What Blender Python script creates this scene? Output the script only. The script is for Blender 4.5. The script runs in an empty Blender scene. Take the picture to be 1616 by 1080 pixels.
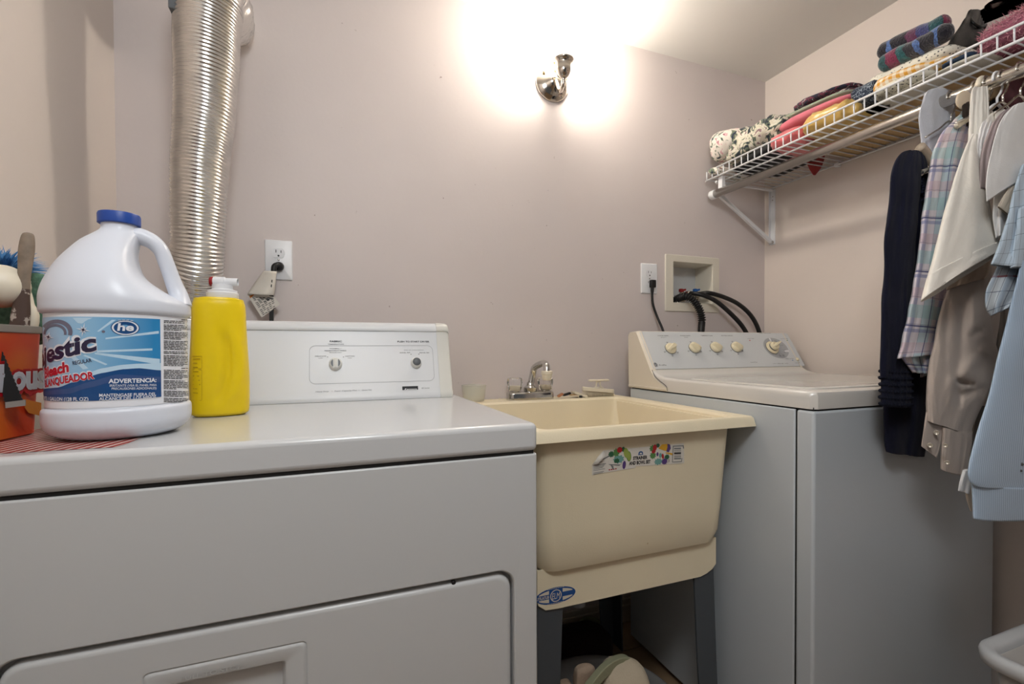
import bpy, math, random
from mathutils import Vector, Matrix, noise
random.seed(7)
C = bpy.context.scene.collection
H = 1.035                      # camera height above the floor
# ---------------------------------------------------------------- camera
FPX, YAW, PIT, ROL, CX, CY = 746.668, 0.367867, -0.014758, -0.003765, 808.0, 562.51
Fw = Vector((math.sin(YAW)*math.cos(PIT), math.cos(YAW)*math.cos(PIT), math.sin(PIT)))
Rr = Vector((math.cos(YAW), -math.sin(YAW), 0)); Uu = Rr.cross(Fw)
Rt = Rr*math.cos(ROL)+Uu*math.sin(ROL); Up = -Rr*math.sin(ROL)+Uu*math.cos(ROL)
cam = bpy.data.cameras.new('camera'); camo = bpy.data.objects.new('camera', cam); C.objects.link(camo)
cam.sensor_width = 36.0; cam.lens = FPX/1616*36.0; cam.shift_y = (CY-540)/1616.0; cam.clip_start = .02
camo.matrix_world = Matrix(((Rt.x, Up.x, -Fw.x, 0), (Rt.y, Up.y, -Fw.y, 0), (Rt.z, Up.z, -Fw.z, H), (0, 0, 0, 1)))
bpy.context.scene.camera = camo
# ---------------------------------------------------------------- world, lights, exposure
sc = bpy.context.scene
sc.view_settings.view_transform = 'Standard'; sc.view_settings.look = 'None'
sc.view_settings.gamma = 1.0; sc.view_settings.use_curve_mapping = False
sc.view_settings.exposure = 0.58
wd = bpy.data.worlds.new('world'); sc.world = wd; wd.use_nodes = True
wd.node_tree.nodes['Background'].inputs[0].default_value = (.90, .95, 1.0, 1)
wd.node_tree.nodes['Background'].inputs[1].default_value = .06

def area(name, loc, target, sx, sy, power, col):
    l = bpy.data.lights.new(name, 'AREA'); l.shape = 'RECTANGLE'; l.size = sx; l.size_y = sy
    l.energy = power; l.color = col
    o = bpy.data.objects.new(name, l); C.objects.link(o); o.location = loc
    o.rotation_euler = (Vector(target)-Vector(loc)).to_track_quat('-Z', 'Y').to_euler()
    return o
lp = bpy.data.lights.new('ceiling_lamp_light', 'POINT'); lp.energy = 19.5; lp.shadow_soft_size = .16; lp.color = (.94, .975, 1.0)
lpo = bpy.data.objects.new('ceiling_lamp_light', lp); C.objects.link(lpo); lpo.location = (.08, -.08, 2.0)
# (the sconce's own light is its glowing bulb, built with the sconce)
# ---------------------------------------------------------------- helpers
def ray(u, v): return Fw + Rt*((u-CX)/FPX) - Up*((v-CY)/FPX)
def W(u, v, X=None, Y=None, Z=None):
    """the point of the place seen at pixel (u, v) on the plane X=, Y= or Z= (Z above the floor)"""
    d = ray(u, v)
    t = X/d.x if X is not None else Y/d.y if Y is not None else (Z-H)/d.z
    p = d*t; p.z += H
    return p
def sl(u, v=540): d = ray(u, v); return d.x/d.y

def srgb(r, g, b):
    f = lambda c: (c/255/12.92) if c/255 <= .04045 else ((c/255+.055)/1.055)**2.4
    return (f(r), f(g), f(b), 1)

def tag(o, label=None, cat=None, group=None, kind=None):
    if label: o['label'] = label
    if cat: o['category'] = cat
    if group: o['group'] = group
    if kind: o['kind'] = kind
    return o
def thing(name, label, cat, loc=(0, 0, 0), group=None):
    o = bpy.data.objects.new(name, None); C.objects.link(o); o.empty_display_size = .05
    o.location = loc
    tag(o, label, cat, group); return o

class MB:
    def __init__(s): s.v = []; s.f = []; s.m = []; s.uv = {}
    def add(s, vs, fs, m=0):
        b = len(s.v); s.v += [tuple(p) for p in vs]
        for f in fs: s.f.append(tuple(b+i for i in f)); s.m.append(m)
        return b
    def box(s, x0, x1, y0, y1, z0, z1, m=0):
        vs = [(x, y, z) for z in (z0, z1) for y in (y0, y1) for x in (x0, x1)]
        s.add(vs, [(0, 2, 3, 1), (4, 5, 7, 6), (0, 1, 5, 4), (1, 3, 7, 5), (3, 2, 6, 7), (2, 0, 4, 6)], m)
    def rings(s, rs, m=0, close=True, cap0=False, cap1=False):
        n = len(rs[0]); b = len(s.v)
        for r in rs: s.v += [tuple(p) for p in r]
        for i in range(len(rs)-1):
            for j in range(n if close else n-1):
                k = (j+1) % n
                s.f.append((b+i*n+j, b+i*n+k, b+(i+1)*n+k, b+(i+1)*n+j)); s.m.append(m)
        if cap0: s.f.append(tuple(b+j for j in range(n))[::-1]); s.m.append(m)
        if cap1: s.f.append(tuple(b+(len(rs)-1)*n+j for j in range(n))); s.m.append(m)
        return b
    def lathe(s, prof, c=(0, 0, 0), ax=(0, 0, 1), n=32, m=0, cap0=True, cap1=True):
        """prof: (radius, height) along axis"""
        a = Vector(ax).normalized(); t = a.orthogonal().normalized(); q = a.cross(t); c = Vector(c)
        rs = [[c+a*h+(t*math.cos(2*math.pi*j/n)+q*math.sin(2*math.pi*j/n))*max(r, 1e-5) for j in range(n)] for r, h in prof]
        s.rings(rs, m, True, cap0, cap1)
    def tube(s, pts, r, n=10, m=0, caps=True, rf=None):
        pts = [Vector(p) for p in pts]; rs = []
        t0 = (pts[1]-pts[0]).normalized(); nn = t0.orthogonal().normalized()
        for i, p in enumerate(pts):
            a = pts[max(0, i-1)]; b = pts[min(len(pts)-1, i+1)]; t = (b-a).normalized()
            nn = (nn-t*nn.dot(t)).normalized(); q = t.cross(nn)
            rr = rf(i/(len(pts)-1)) if rf else r
            rs.append([p+(nn*math.cos(2*math.pi*j/n)+q*math.sin(2*math.pi*j/n))*rr for j in range(n)])
        s.rings(rs, m, True, caps, caps)
    def build(s, name, mats, parent=None, smooth=True, bevel=0, seg=2, solid=0, subd=0, angle=None, wn=False):
        me = bpy.data.meshes.new(name); me.from_pydata(s.v, [], s.f); 
        if not isinstance(mats, (list, tuple)): mats = [mats]
        for m in mats: me.materials.append(m)
        me.polygons.foreach_set('material_index', s.m)
        me.polygons.foreach_set('use_smooth', [smooth]*len(s.f))
        me.update()
        o = bpy.data.objects.new(name, me); C.objects.link(o)
        if parent is not None:
            o.parent = parent
            pw = wloc(parent); o.location = -pw
        if solid:
            d = o.modifiers.new('solid', 'SOLIDIFY'); d.thickness = solid; d.offset = 0
        if bevel:
            d = o.modifiers.new('bevel', 'BEVEL'); d.width = bevel; d.segments = seg; d.limit_method = 'ANGLE'; d.angle_limit = math.radians(35)
            if smooth: me.set_sharp_from_angle(angle=math.radians(40)); d.harden_normals = False
        elif smooth and angle is not None:
            me.set_sharp_from_angle(angle=math.radians(angle))
        if wn:
            d = o.modifiers.new('wn', 'WEIGHTED_NORMAL'); d.keep_sharp = True; d.weight = 100
        if subd:
            d = o.modifiers.new('sub', 'SUBSURF'); d.levels = subd; d.render_levels = subd
        return o
def wloc(o):
    p = Vector((0, 0, 0))
    while o is not None: p += o.location; o = o.parent
    return p
def crom(pts, k=8):
    """Catmull-Rom through tuples"""
    n = len(pts); out = []
    P = [Vector(p) for p in pts] if len(pts[0]) <= 4 else pts
    for i in range(n-1):
        a = P[max(0, i-1)]; b = P[i]; c = P[i+1]; d = P[min(n-1, i+2)]
        for j in range(k):
            t = j/k
            out.append(tuple(.5*((2*b[q])+(-a[q]+c[q])*t+(2*a[q]-5*b[q]+4*c[q]-d[q])*t*t+(-a[q]+3*b[q]-3*c[q]+d[q])*t**3) for q in range(len(b))))
    out.append(tuple(P[-1])); return out

# ---- flat print mapped on a surface
def text_geo(txt, size=1.0, bold=0.0, shear=0.0, space=1.0, res=3):
    cu = bpy.data.curves.new('t', 'FONT'); cu.body = txt; cu.size = size; cu.shear = shear; cu.offset = bold*size
    cu.space_character = space; cu.resolution_u = res; cu.fill_mode = 'FRONT'
    o = bpy.data.objects.new('t', cu); C.objects.link(o)
    me = bpy.data.meshes.new_from_object(o)
    vs = [(v.co.x, v.co.y) for v in me.vertices]; fs = [tuple(p.vertices) for p in me.polygons]
    bpy.data.objects.remove(o); bpy.data.curves.remove(cu); bpy.data.meshes.remove(me)
    return vs, fs
def put_text(mb, mp, txt, x, y, w=None, h=.01, m=0, bold=0., shear=0., rot=0., align='L', lift=0., space=1.):
    """text whose capital height is h, fitted to width w, at (x, y) of the 2D map mp(x, y, lift)"""
    vs, fs = text_geo(txt, 1.0, bold, shear, space)
    if not vs: return
    x0 = min(a for a, b in vs); x1 = max(a for a, b in vs)
    sy = h/.72; sx = (w/(x1-x0)) if w else sy
    c, s_ = math.cos(rot), math.sin(rot); out = []
    off = {'L': 0, 'C': -.5*(x1-x0)*sx, 'R': -(x1-x0)*sx}[align]
    for a, b in vs:
        a = (a-x0)*sx+off; b = b*sy
        out.append(mp(x+a*c-b*s_, y+a*s_+b*c, lift))
    mb.add(out, fs, m)
def put_poly(mb, mp, pts, m=0, lift=0.):
    mb.add([mp(a, b, lift) for a, b in pts], [tuple(range(len(pts)))], m)
def put_rect(mb, mp, x0, x1, y0, y1, m=0, lift=0., nx=1, ny=1):
    vs = [mp(x0+(x1-x0)*i/nx, y0+(y1-y0)*j/ny, lift) for j in range(ny+1) for i in range(nx+1)]
    mb.add(vs, [(j*(nx+1)+i, j*(nx+1)+i+1, (j+1)*(nx+1)+i+1, (j+1)*(nx+1)+i) for j in range(ny) for i in range(nx)], m)
def put_ell(mb, mp, x, y, a, b, m=0, lift=0., rot=0., n=24, inner=0.):
    c, s_ = math.cos(rot), math.sin(rot)
    P = lambda k, q: (x+a*q*math.cos(k)*c-b*q*math.sin(k)*s_, y+a*q*math.cos(k)*s_+b*q*math.sin(k)*c)
    ks = [2*math.pi*i/n for i in range(n)]
    if not inner: put_poly(mb, mp, [P(k, 1) for k in ks], m, lift); return
    vs = [mp(*P(k, 1), lift) for k in ks]+[mp(*P(k, inner), lift) for k in ks]
    mb.add(vs, [(i, (i+1) % n, n+(i+1) % n, n+i) for i in range(n)], m)
def plane_map(o, ex, ey):
    o = Vector(o); ex = Vector(ex).normalized(); ey = Vector(ey).normalized(); nz = ex.cross(ey)
    return lambda x, y, l=0.: o+ex*x+ey*y+nz*l
def rr(cx, cz, w, h, r, n=6):
    out = []
    for q, (sx, sz) in enumerate(((1, 1), (-1, 1), (-1, -1), (1, -1))):
        for i in range(n+1):
            a = math.pi/2*(q+i/n)
            out.append((cx+sx*(w/2-r)+r*math.cos(a), cz+sz*(h/2-r)+r*math.sin(a)))
    return out

# ---------------------------------------------------------------- materials
class NT:
    def __init__(s, name):
        s.mat = bpy.data.materials.new(name); s.mat.use_nodes = True; s.t = s.mat.node_tree; s.n = s.t.nodes
        s.b = s.n['Principled BSDF']
    def node(s, ty, **kw):
        n = s.n.new(ty)
        for k, v in kw.items():
            if k in n.inputs: n.inputs[k].default_value = v
            else: setattr(n, k, v)
        return n
    def link(s, a, b): s.t.links.new(a, b)
def mat(name, col, rough=.5, metal=0., spec=.5, var=0., vscale=30., bump=0., bscale=200., coat=0., trans=0., ior=1.45, sss=0., alpha=None, sheen=0., emis=None, wear=None, aniso=0.):
    t = NT(name); b = t.b
    b.inputs['Base Color'].default_value = col; b.inputs['Roughness'].default_value = rough
    b.inputs['Metallic'].default_value = metal; b.inputs['Specular IOR Level'].default_value = spec
    b.inputs['IOR'].default_value = ior
    if coat: b.inputs['Coat Weight'].default_value = coat; b.inputs['Coat Roughness'].default_value = .08
    if trans: b.inputs['Transmission Weight'].default_value = trans
    if sheen: b.inputs['Sheen Weight'].default_value = sheen; b.inputs['Sheen Roughness'].default_value = .5
    if emis: b.inputs['Emission Color'].default_value = emis[0]; b.inputs['Emission Strength'].default_value = emis[1]
    if alpha is not None: b.inputs['Alpha'].default_value = alpha
    tc = t.node('ShaderNodeTexCoord')
    cur = None
    if var:
        nz = t.node('ShaderNodeTexNoise', Scale=vscale, Detail=5.0)
        t.link(tc.outputs['Object'], nz.inputs['Vector'])
        mr = t.node('ShaderNodeMapRange'); mr.inputs['From Min'].default_value = .3; mr.inputs['From Max'].default_value = .7
        mr.inputs['To Min'].default_value = 1-var; mr.inputs['To Max'].default_value = 1+var*.5
        t.link(nz.outputs['Fac'], mr.inputs['Value'])
        mx = t.node('ShaderNodeMix', data_type='RGBA', blend_type='MULTIPLY'); mx.inputs[0].default_value = 1
        mx.inputs[6].default_value = col; t.link(mr.outputs[0], mx.inputs[7]); cur = mx.outputs[2]
        t.link(cur, b.inputs['Base Color'])
    if wear:   # (colour, threshold, scale): small spots of dirt
        nz = t.node('ShaderNodeTexNoise', Scale=wear[2], Detail=3.0, Roughness=.6)
        t.link(tc.outputs['Object'], nz.inputs['Vector'])
        mr = t.node('ShaderNodeMapRange'); mr.inputs['From Min'].default_value = wear[1]; mr.inputs['From Max'].default_value = wear[1]+.04
        t.link(nz.outputs['Fac'], mr.inputs['Value'])
        mx = t.node('ShaderNodeMix', data_type='RGBA'); t.link(mr.outputs[0], mx.inputs[0])
        if cur: t.link(cur, mx.inputs[6])
        else: mx.inputs[6].default_value = col
        mx.inputs[7].default_value = wear[0]; t.link(mx.outputs[2], b.inputs['Base Color'])
    if bump:
        nz = t.node('ShaderNodeTexNoise', Scale=bscale, Detail=4.0); t.link(tc.outputs['Object'], nz.inputs['Vector'])
        bp = t.node('ShaderNodeBump', Strength=bump, Distance=.002); t.link(nz.outputs['Fac'], bp.inputs['Height'])
        t.link(bp.outputs[0], b.inputs['Normal'])
    return t.mat
def stripes_mat(name, base, lists, rough=.85, sheen=.2, coord='UV', twill=0.):
    """lists: [(axis, period, phase, width, colour, strength)] woven stripes over base"""
    t = NT(name); b = t.b; b.inputs['Roughness'].default_value = rough; b.inputs['Sheen Weight'].default_value = sheen
    b.inputs['Specular IOR Level'].default_value = .2
    tc = t.node('ShaderNodeTexCoord'); sp = t.node('ShaderNodeSeparateXYZ'); t.link(tc.outputs[coord], sp.inputs[0])
    cur = None
    for ax, per, ph, w, col, st in lists:
        a = t.node('ShaderNodeMath', operation='MULTIPLY_ADD'); t.link(sp.outputs[ax], a.inputs[0]); a.inputs[1].default_value = 1/per; a.inputs[2].default_value = ph
        fr = t.node('ShaderNodeMath', operation='FRACT'); t.link(a.outputs[0], fr.inputs[0])
        lt = t.node('ShaderNodeMath', operation='LESS_THAN'); t.link(fr.outputs[0], lt.inputs[0]); lt.inputs[1].default_value = w
        ml = t.node('ShaderNodeMath', operation='MULTIPLY'); t.link(lt.outputs[0], ml.inputs[0]); ml.inputs[1].default_value = st
        mx = t.node('ShaderNodeMix', data_type='RGBA'); t.link(ml.outputs[0], mx.inputs[0])
        if cur: t.link(cur, mx.inputs[6])
        else: mx.inputs[6].default_value = base
        mx.inputs[7].default_value = col; cur = mx.outputs[2]
    t.link(cur, b.inputs['Base Color'])
    nz = t.node('ShaderNodeTexNoise', Scale=900., Detail=2.); t.link(tc.outputs['Object'], nz.inputs['Vector'])
    bp = t.node('ShaderNodeBump', Strength=.25, Distance=.001); t.link(nz.outputs['Fac'], bp.inputs['Height']); t.link(bp.outputs[0], b.inputs['Normal'])
    return t.mat
def blotch_mat(name, stops, scale=40., rough=.85, dist=1.5, vor=False, sheen=.2, bump=.2):
    """cloth printed with irregular patches: stops = [(pos, colour)]"""
    t = NT(name); b = t.b; b.inputs['Roughness'].default_value = rough; b.inputs['Sheen Weight'].default_value = sheen; b.inputs['Specular IOR Level'].default_value = .25
    tc = t.node('ShaderNodeTexCoord'); nz = t.node('ShaderNodeTexNoise', Scale=scale, Detail=2.5, Distortion=dist); t.link(tc.outputs['Object'], nz.inputs['Vector'])
    cr = t.node('ShaderNodeValToRGB'); cr.color_ramp.interpolation = 'CONSTANT'
    while len(cr.color_ramp.elements) < len(stops): cr.color_ramp.elements.new(.5)
    for e, (p, c) in zip(cr.color_ramp.elements, stops): e.position = p; e.color = c
    t.link(nz.outputs['Fac'], cr.inputs[0]); t.link(cr.outputs[0], b.inputs['Base Color'])
    n2 = t.node('ShaderNodeTexNoise', Scale=600., Detail=2.); t.link(tc.outputs['Object'], n2.inputs['Vector'])
    bp = t.node('ShaderNodeBump', Strength=bump, Distance=.002); t.link(n2.outputs['Fac'], bp.inputs['Height']); t.link(bp.outputs[0], b.inputs['Normal'])
    return t.mat

M = {}
M['wall_back'] = mat('back_wall_paint', srgb(211, 201, 198), .55, spec=.3, var=.03, vscale=3., bump=.12, bscale=90., wear=(srgb(150, 132, 128), .74, 45.))
M['wall_side'] = mat('side_wall_paint', srgb(215, 204, 196), .6, spec=.3, var=.03, vscale=3., bump=.12, bscale=90.)
M['ceiling'] = mat('ceiling_paint', srgb(226, 224, 220), .8, spec=.2, bump=.1, bscale=60.)
M['base'] = mat('baseboard_paint', srgb(190, 180, 165), .5)
M['dryer'] = mat('dryer_enamel', srgb(200, 201, 202), .22, coat=.3, wear=(srgb(120, 116, 110), .765, 60.))
M['dryer_side'] = mat('dryer_front_enamel', srgb(196, 197, 197), .3, coat=.1, wear=(srgb(120, 116, 110), .775, 50.))
M['dark_gap'] = mat('dark_gap', srgb(25, 24, 23), .8)
M['console_w'] = mat('console_white', srgb(212, 214, 217), .35)
M['cap_w'] = mat('console_end_plastic', srgb(210, 209, 203), .35)
M['ink'] = mat('dark_print', srgb(62, 64, 70), .6)
M['ink_grey'] = mat('grey_print', srgb(150, 153, 158), .6)
M['black'] = mat('black_print', srgb(22, 22, 26), .5)
M['knob_grey'] = mat('grey_knob_plastic', srgb(92, 96, 100), .4)
M['knob_w'] = mat('white_knob_plastic', srgb(225, 224, 218), .35)
M['washer'] = mat('washer_enamel', srgb(188, 194, 199), .3, coat=.2, wear=(srgb(120, 100, 70), .77, 55.))
M['washer_top'] = mat('washer_top_enamel', srgb(212, 208, 202), .2, coat=.4)
M['bisque'] = mat('bisque_plastic', srgb(221, 212, 196), .4)
M['panel_grey'] = mat('silver_control_panel', srgb(206, 209, 211), .4)
M['panel_dark'] = mat('grey_dial_print', srgb(168, 170, 174), .45)
M['knob_b'] = mat('bisque_knob', srgb(226, 215, 184), .35)
M['sink'] = mat('cream_sink_plastic', srgb(232, 219, 190), .42, spec=.4, var=.03, vscale=8., bump=.15, bscale=400., wear=(srgb(196, 172, 126), .76, 40.))
M['sink_rim'] = mat('sink_rim_plastic', srgb(230, 222, 192), .4, spec=.4, var=.03, vscale=12.)
M['leg'] = mat('grey_leg_plastic', srgb(72, 77, 82), .5)
M['chrome'] = mat('chrome', (.62, .61, .59, 1), .12, metal=1., var=.1, vscale=80.)
M['nickel'] = mat('polished_nickel', (.55, .50, .44, 1), .12, metal=1.)
M['rod'] = mat('polished_rod', (.62, .58, .53, 1), .2, metal=1.)
M['foil'] = mat('crinkled_foil', (.78, .76, .73, 1), .26, metal=1., bump=.9, bscale=45.)
M['duct'] = mat('aluminium_duct', (.72, .70, .67, 1), .22, metal=1., var=.12, vscale=40., bump=.3, bscale=60.)
M['white_p'] = mat('white_plastic', srgb(226, 227, 230), .35)
M['wire'] = mat('white_coated_wire', srgb(222, 223, 226), .35)
M['jug'] = mat('white_jug_plastic', srgb(214, 218, 228), .32, spec=.45)
M['blue_cap'] = mat('blue_cap_plastic', srgb(20, 66, 150), .4)
M['yellow'] = mat('yellow_bottle_plastic', srgb(236, 204, 16), .32)
M['yel_dark'] = mat('dark_yellow_print', srgb(196, 160, 20), .5)
M['red_p'] = mat('red_plastic', srgb(150, 24, 30), .4)
M['blue_p'] = mat('blue_plastic', srgb(20, 90, 165), .4)
M['rubber'] = mat('black_rubber', srgb(26, 25, 26), .45, spec=.4)
M['paper'] = mat('paper', srgb(214, 208, 198), .7, bump=.2)
M['glass'] = mat('clear_acrylic', (1, 1, 1, 1), .06, trans=1., ior=1.45)
M['cup'] = mat('cloudy_plastic', srgb(226, 224, 206), .25, alpha=.28)
M['frost'] = mat('lit_frosted_bulb', (1, .95, .85, 1), .4, emis=((1, .92, .80, 1), 135.))
M['brushw'] = mat('ivory_plastic', srgb(226, 216, 196), .4)
# ================================================================ the room
D = 1.52; XR = 1.757; XL = -.513; ZC = H+1.1445; YB = -1.9
bx = [W(1061, 478, Y=D), W(1124, 413, Y=D)]
hx0, hx1, hz0, hz1 = bx[0].x, bx[1].x-.002, W(1090, 479, Y=D).z, W(1061, 413, Y=D).z
mb = MB()
def wallrect(x0, x1, z0, z1): mb.box(x0, x1, D, D+.1, z0, z1)
wallrect(XL-.1, hx0, -.05, ZC+.1); wallrect(hx1, XR+.1, -.05, ZC+.1); wallrect(hx0, hx1, -.05, hz0); wallrect(hx0, hx1, hz1, ZC+.1)
tag(mb.build('wall_back', M['wall_back'], smooth=False), kind='structure')
mb = MB(); mb.box(XL-.1, XL, YB, D, -.05, ZC+.1); tag(mb.build('wall_left', M['wall_side'], smooth=False), kind='structure')
mb = MB(); mb.box(XR, XR+.1, YB, D, -.05, ZC+.1); tag(mb.build('wall_right', M['wall_side'], smooth=False), kind='structure')
mb = MB(); mb.box(XL-.1, XR+.1, YB, D, ZC, ZC+.1); tag(mb.build('ceiling', M['ceiling'], smooth=False), kind='structure')
# floor: grout bed and square brown tiles
M['grout'] = mat('grout', srgb(96, 84, 72), .9)
M['tile'] = mat('brown_floor_tile', srgb(150, 124, 96), .45, var=.15, vscale=12.)
fl = MB(); fl.box(XL-.1, XR+.1, YB, D, -.05, -.004); flo = tag(fl.build('floor', M['grout'], smooth=False), kind='structure')
tm = MB(); TS = .3048; tm.box(-TS/2+.003, TS/2-.003, -TS/2+.003, TS/2-.003, -.004, 0)
t0 = tm.build('floor_tile', M['tile'], flo, smooth=False); first = True
for i in range(-2, 7):
    for j in range(-6, 6):
        cx, cy = .06+i*TS, -.01+j*TS
        if cx < XL-.1 or cx > XR+.1 or cy > D or cy < YB+.1: continue
        o = t0 if first else t0.copy()
        if not first: C.objects.link(o); o.parent = flo
        o.location = (cx, cy, 0); first = False
mb = MB()
for (y0, z1) in ((D-.012, .085), (D-.018, .065)): mb.box(XL, XR, y0, D, 0, z1)
tag(mb.build('baseboard_back', M['base'], smooth=False, bevel=.003), kind='structure')

# ================================================================ dryer
dX0, dX1, dY0, dY1 = -.4135, .3235, .7215, 1.385
dZt = H-.1234; dZl = H-.170
dry = thing('clothes_dryer', 'white front-loading clothes dryer with a wide control console, at the left', 'dryer', ((dX0+dX1)/2, 1.05, 0))
# cabinet: shell with the door opening
mb = MB(); ct = dZl-.004
mb.box(dX0+.001, dX1-.001, dY0+.03, dY1, .015, ct)
gx1 = W(814.5, 940, Y=dY0).x; gx0 = dX0+dX1-gx1
gz1 = W(770, 903.5, Y=dY0).z; gz0 = .22
cxm, czm = (gx0+gx1)/2, (gz0+gz1)/2
N = 8
outer = rr((dX0+dX1)/2, (ct+.015)/2, dX1-dX0, ct-.015, .004, N)
inner = rr(cxm, czm, gx1-gx0, gz1-gz0, .03, N)
f = lambda L, y: [(a, y, b) for a, b in L]
def shr(L, c, k): return [(c[0]+(a-c[0])*k, c[1]+(b-c[1])*k) for a, b in L]
outr2 = rr((dX0+dX1)/2, (ct+.015)/2, dX1-dX0-.008, ct-.015-.008, .006, N)
inner2 = rr(cxm, czm, gx1-gx0-.006, gz1-gz0-.006, .028, N)
mb.rings([f(outer, dY0+.031), f(outer, dY0+.005), f(outr2, dY0), f(inner, dY0), f(inner2, dY0+.003), f(inner2, dY0+.022)])
mb.rings([f(inner2, dY0+.022), f(shr(inner2, (cxm, czm), .02), dY0+.022)], 0, True, False, True)
mb.build('cabinet', M['dryer_side'], dry, smooth=True, angle=60, wn=True)
# kick feet
mb = MB()
for x in (dX0+.05, dX1-.05):
    for y in (dY0+.06, dY1-.05): mb = MB(); mb.lathe([(.02, 0), (.02, .02)], (x, y, 0), n=12); mb.build('foot', M['rubber'], dry)
# door
qx1 = W(808, 940, Y=dY0).x; qx0 = dX0+dX1-qx1; qz1 = W(770, 912.5, Y=dY0).z; qz0 = gz0+.009
qc = ((qx0+qx1)/2, (qz0+qz1)/2)
hr = W(481, 1017, Y=dY0); hl = W(228, 1070, Y=dY0); hw = hr.x-hl.x; hh = .15; hc = ((hr.x+hl.x)/2, hr.z-hh/2)
mb = MB()
yd = dY0+.002
mb.rings([f(rr(*qc, qx1-qx0, qz1-qz0, .026, N), dY0+.020), f(rr(*qc, qx1-qx0, qz1-qz0, .026, N), yd+.007), f(rr(*qc, qx1-qx0-.003, qz1-qz0-.003, .0255, N), yd+.003), f(rr(*qc, qx1-qx0-.009, qz1-qz0-.009, .024, N), yd+.0008),
          f(rr(*qc, qx1-qx0-.016, qz1-qz0-.016, .021, N), yd), f(rr(*hc, hw+.008, hh+.008, .008, N), yd),
          f(rr(*hc, hw+.004, hh+.004, .007, N), yd+.0022), f(rr(*hc, hw, hh, .006, N), yd), f(rr(*hc, hw-.006, hh-.006, .006, N), yd-.0008), f(rr(*hc, hw-.046, hh-.036, .006, N), yd+.0004),
          f(rr(*hc, hw-.052, hh-.042, .005, N), yd+.0045), f(rr(*hc, hw-.060, hh-.050, .005, N), yd+.015)], 0, True, True, True)
door = mb.build('door', M['dryer_side'], dry, smooth=True, angle=60, wn=True)
mb = MB(); mp = plane_map((hc[0]-.02, dY0+.0012, hc[1]+hh/2-.0155), (1, 0, 0), (0, 0, 1))
put_text(mb, mp, 'PULL TO STOP', 0, 0, .07, .0062, align='C', bold=.01, lift=.0004)
mb.build('embossed_lettering', mat('embossed_enamel', srgb(186, 187, 186), .35), door, smooth=False)
mb = MB(); pp = W(717, 922, Y=dY0); mb.lathe([(.0035, 0), (.0035, .006)], (pp.x, dY0+.010, pp.z), (0, -1, 0), n=12); mb.build('catch', M['black'], door)
# top panel
mb = MB(); mb.box(dX0, dX1, dY0-.0015, dY1, dZl, dZt)
top = mb.build('top_panel', M['dryer'], dry, bevel=.009, seg=4)
mb = MB(); mb.box(dX0+.006, dX1-.006, dY0+.004, dY1-.004, dZl-.006, dZl+.002); mb.build('top_gasket', M['dark_gap'], dry, smooth=False)
# console
cX1 = .2985; cX0 = dX0+dX1-cX1
bot = (1.205, dZt+.001); topp = (1.262, H+.0705)
def side_prof(o=0.):   # (y, z) of the console's profile
    return [(1.200+o, dZt+.0005), (1.2005+o, dZt+.010), (1.205+o, dZt+.0155), (1.252+o, H+.047), (1.2488+o, H+.0482), (1.2478+o, H+.052), (1.252+o, H+.061), (1.260+o, H+.0685), (1.272+o, H+.0705), (1.33, H+.0705), (1.338, H+.066), (1.345, H+.05), (1.345, dZt+.0005)]
mb = MB(); P = side_prof()
mb.rings([[(x, y, z) for y, z in P] for x in (cX0+.03, cX1-.03)], 0, True, True, True)
con = mb.build('console', M['console_w'], dry, smooth=True, angle=50)
for sg, xe in ((1, cX1), (-1, cX0)):
    mb = MB(); R = []
    for t, sc_ in ((0, 1.), (.55, 1.), (.8, .992), (.93, .97), (1., .93)):
        x = xe-sg*.033+sg*.033*t; cy, cz = 1.27, H-.03
        R.append([(x, cy+(y-cy)*sc_*1.012-.001, cz+(z-cz)*sc_*1.01 if z > dZt+.005 else z) for y, z in P])
    if sg < 0: R = [r[::-1] for r in R]
    mb.rings(R, 0, True, True, True); mb.build('end_cap', M['cap_w'], con, smooth=True, angle=60)
mb = MB(); mb.box(cX0+.004, cX1-.002, 1.2015, 1.34, dZt-.0005, dZt+.0018); mb.build('base_gasket', M['dark_gap'], con, smooth=False)
nrm = Vector((0, -(H+.048-dZt-.0155), (1.252-1.205))).normalized()
ex = Vector((1, 0, 0)); ey = Vector((0, 1.252-1.205, H+.048-dZt-.0155)).normalized()
cp = Vector((0, 1.205, dZt+.0155))
def cmap(x, y, l=0.): return Vector((x, cp.y, cp.z))+ey*y-nrm*(-l)*1.0
cm = lambda x, y, l=0.: cmap(x, y, l+.0006)
def onpan(u, v):   # pixel -> console panel coordinates
    d = ray(u, v); o = Vector((0, 0, H)); t = (cp-o).dot(nrm)/d.dot(nrm); p = o+d*t; return p.x, (p-cp).dot(ey)
ink = MB()
def T(txt, u, v, w, h, m=0, bold=.01, shear=0., mb_=None, fn=None, onf=None):
    x, y = (onf or onpan)(u, v); put_text(mb_ or ink, fn or cm, txt, x, y-h/2, w, h, m, bold, shear, 0., 'C')
pxs = abs(onpan(700, 560)[0]-onpan(500, 560)[0])/200
T('FABRIC', 530, 539, 18*pxs, .0042, bold=.03); T('TEMPERATURE', 530, 543.5, 24*pxs, .0022, 0)
T('PUSH TO START DRYER', 652.5, 539.5, 53*pxs, .0042, bold=.02)
T('NORMAL /', 529.5, 550.5, 17*pxs, .0024); T('PERMANENT PRESS', 529.5, 553.8, 32*pxs, .0024); T('MEDIUM HIGH', 529.5, 556.8, 18*pxs, .0016)
T('DELICATE', 506, 562.5, 16*pxs, .0026); T('LOW', 506, 565.6, 6*pxs, .0018); T('COTTON', 552, 562.5, 14*pxs, .0026); T('HIGH', 552, 565.3, 6*pxs, .0018)
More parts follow.
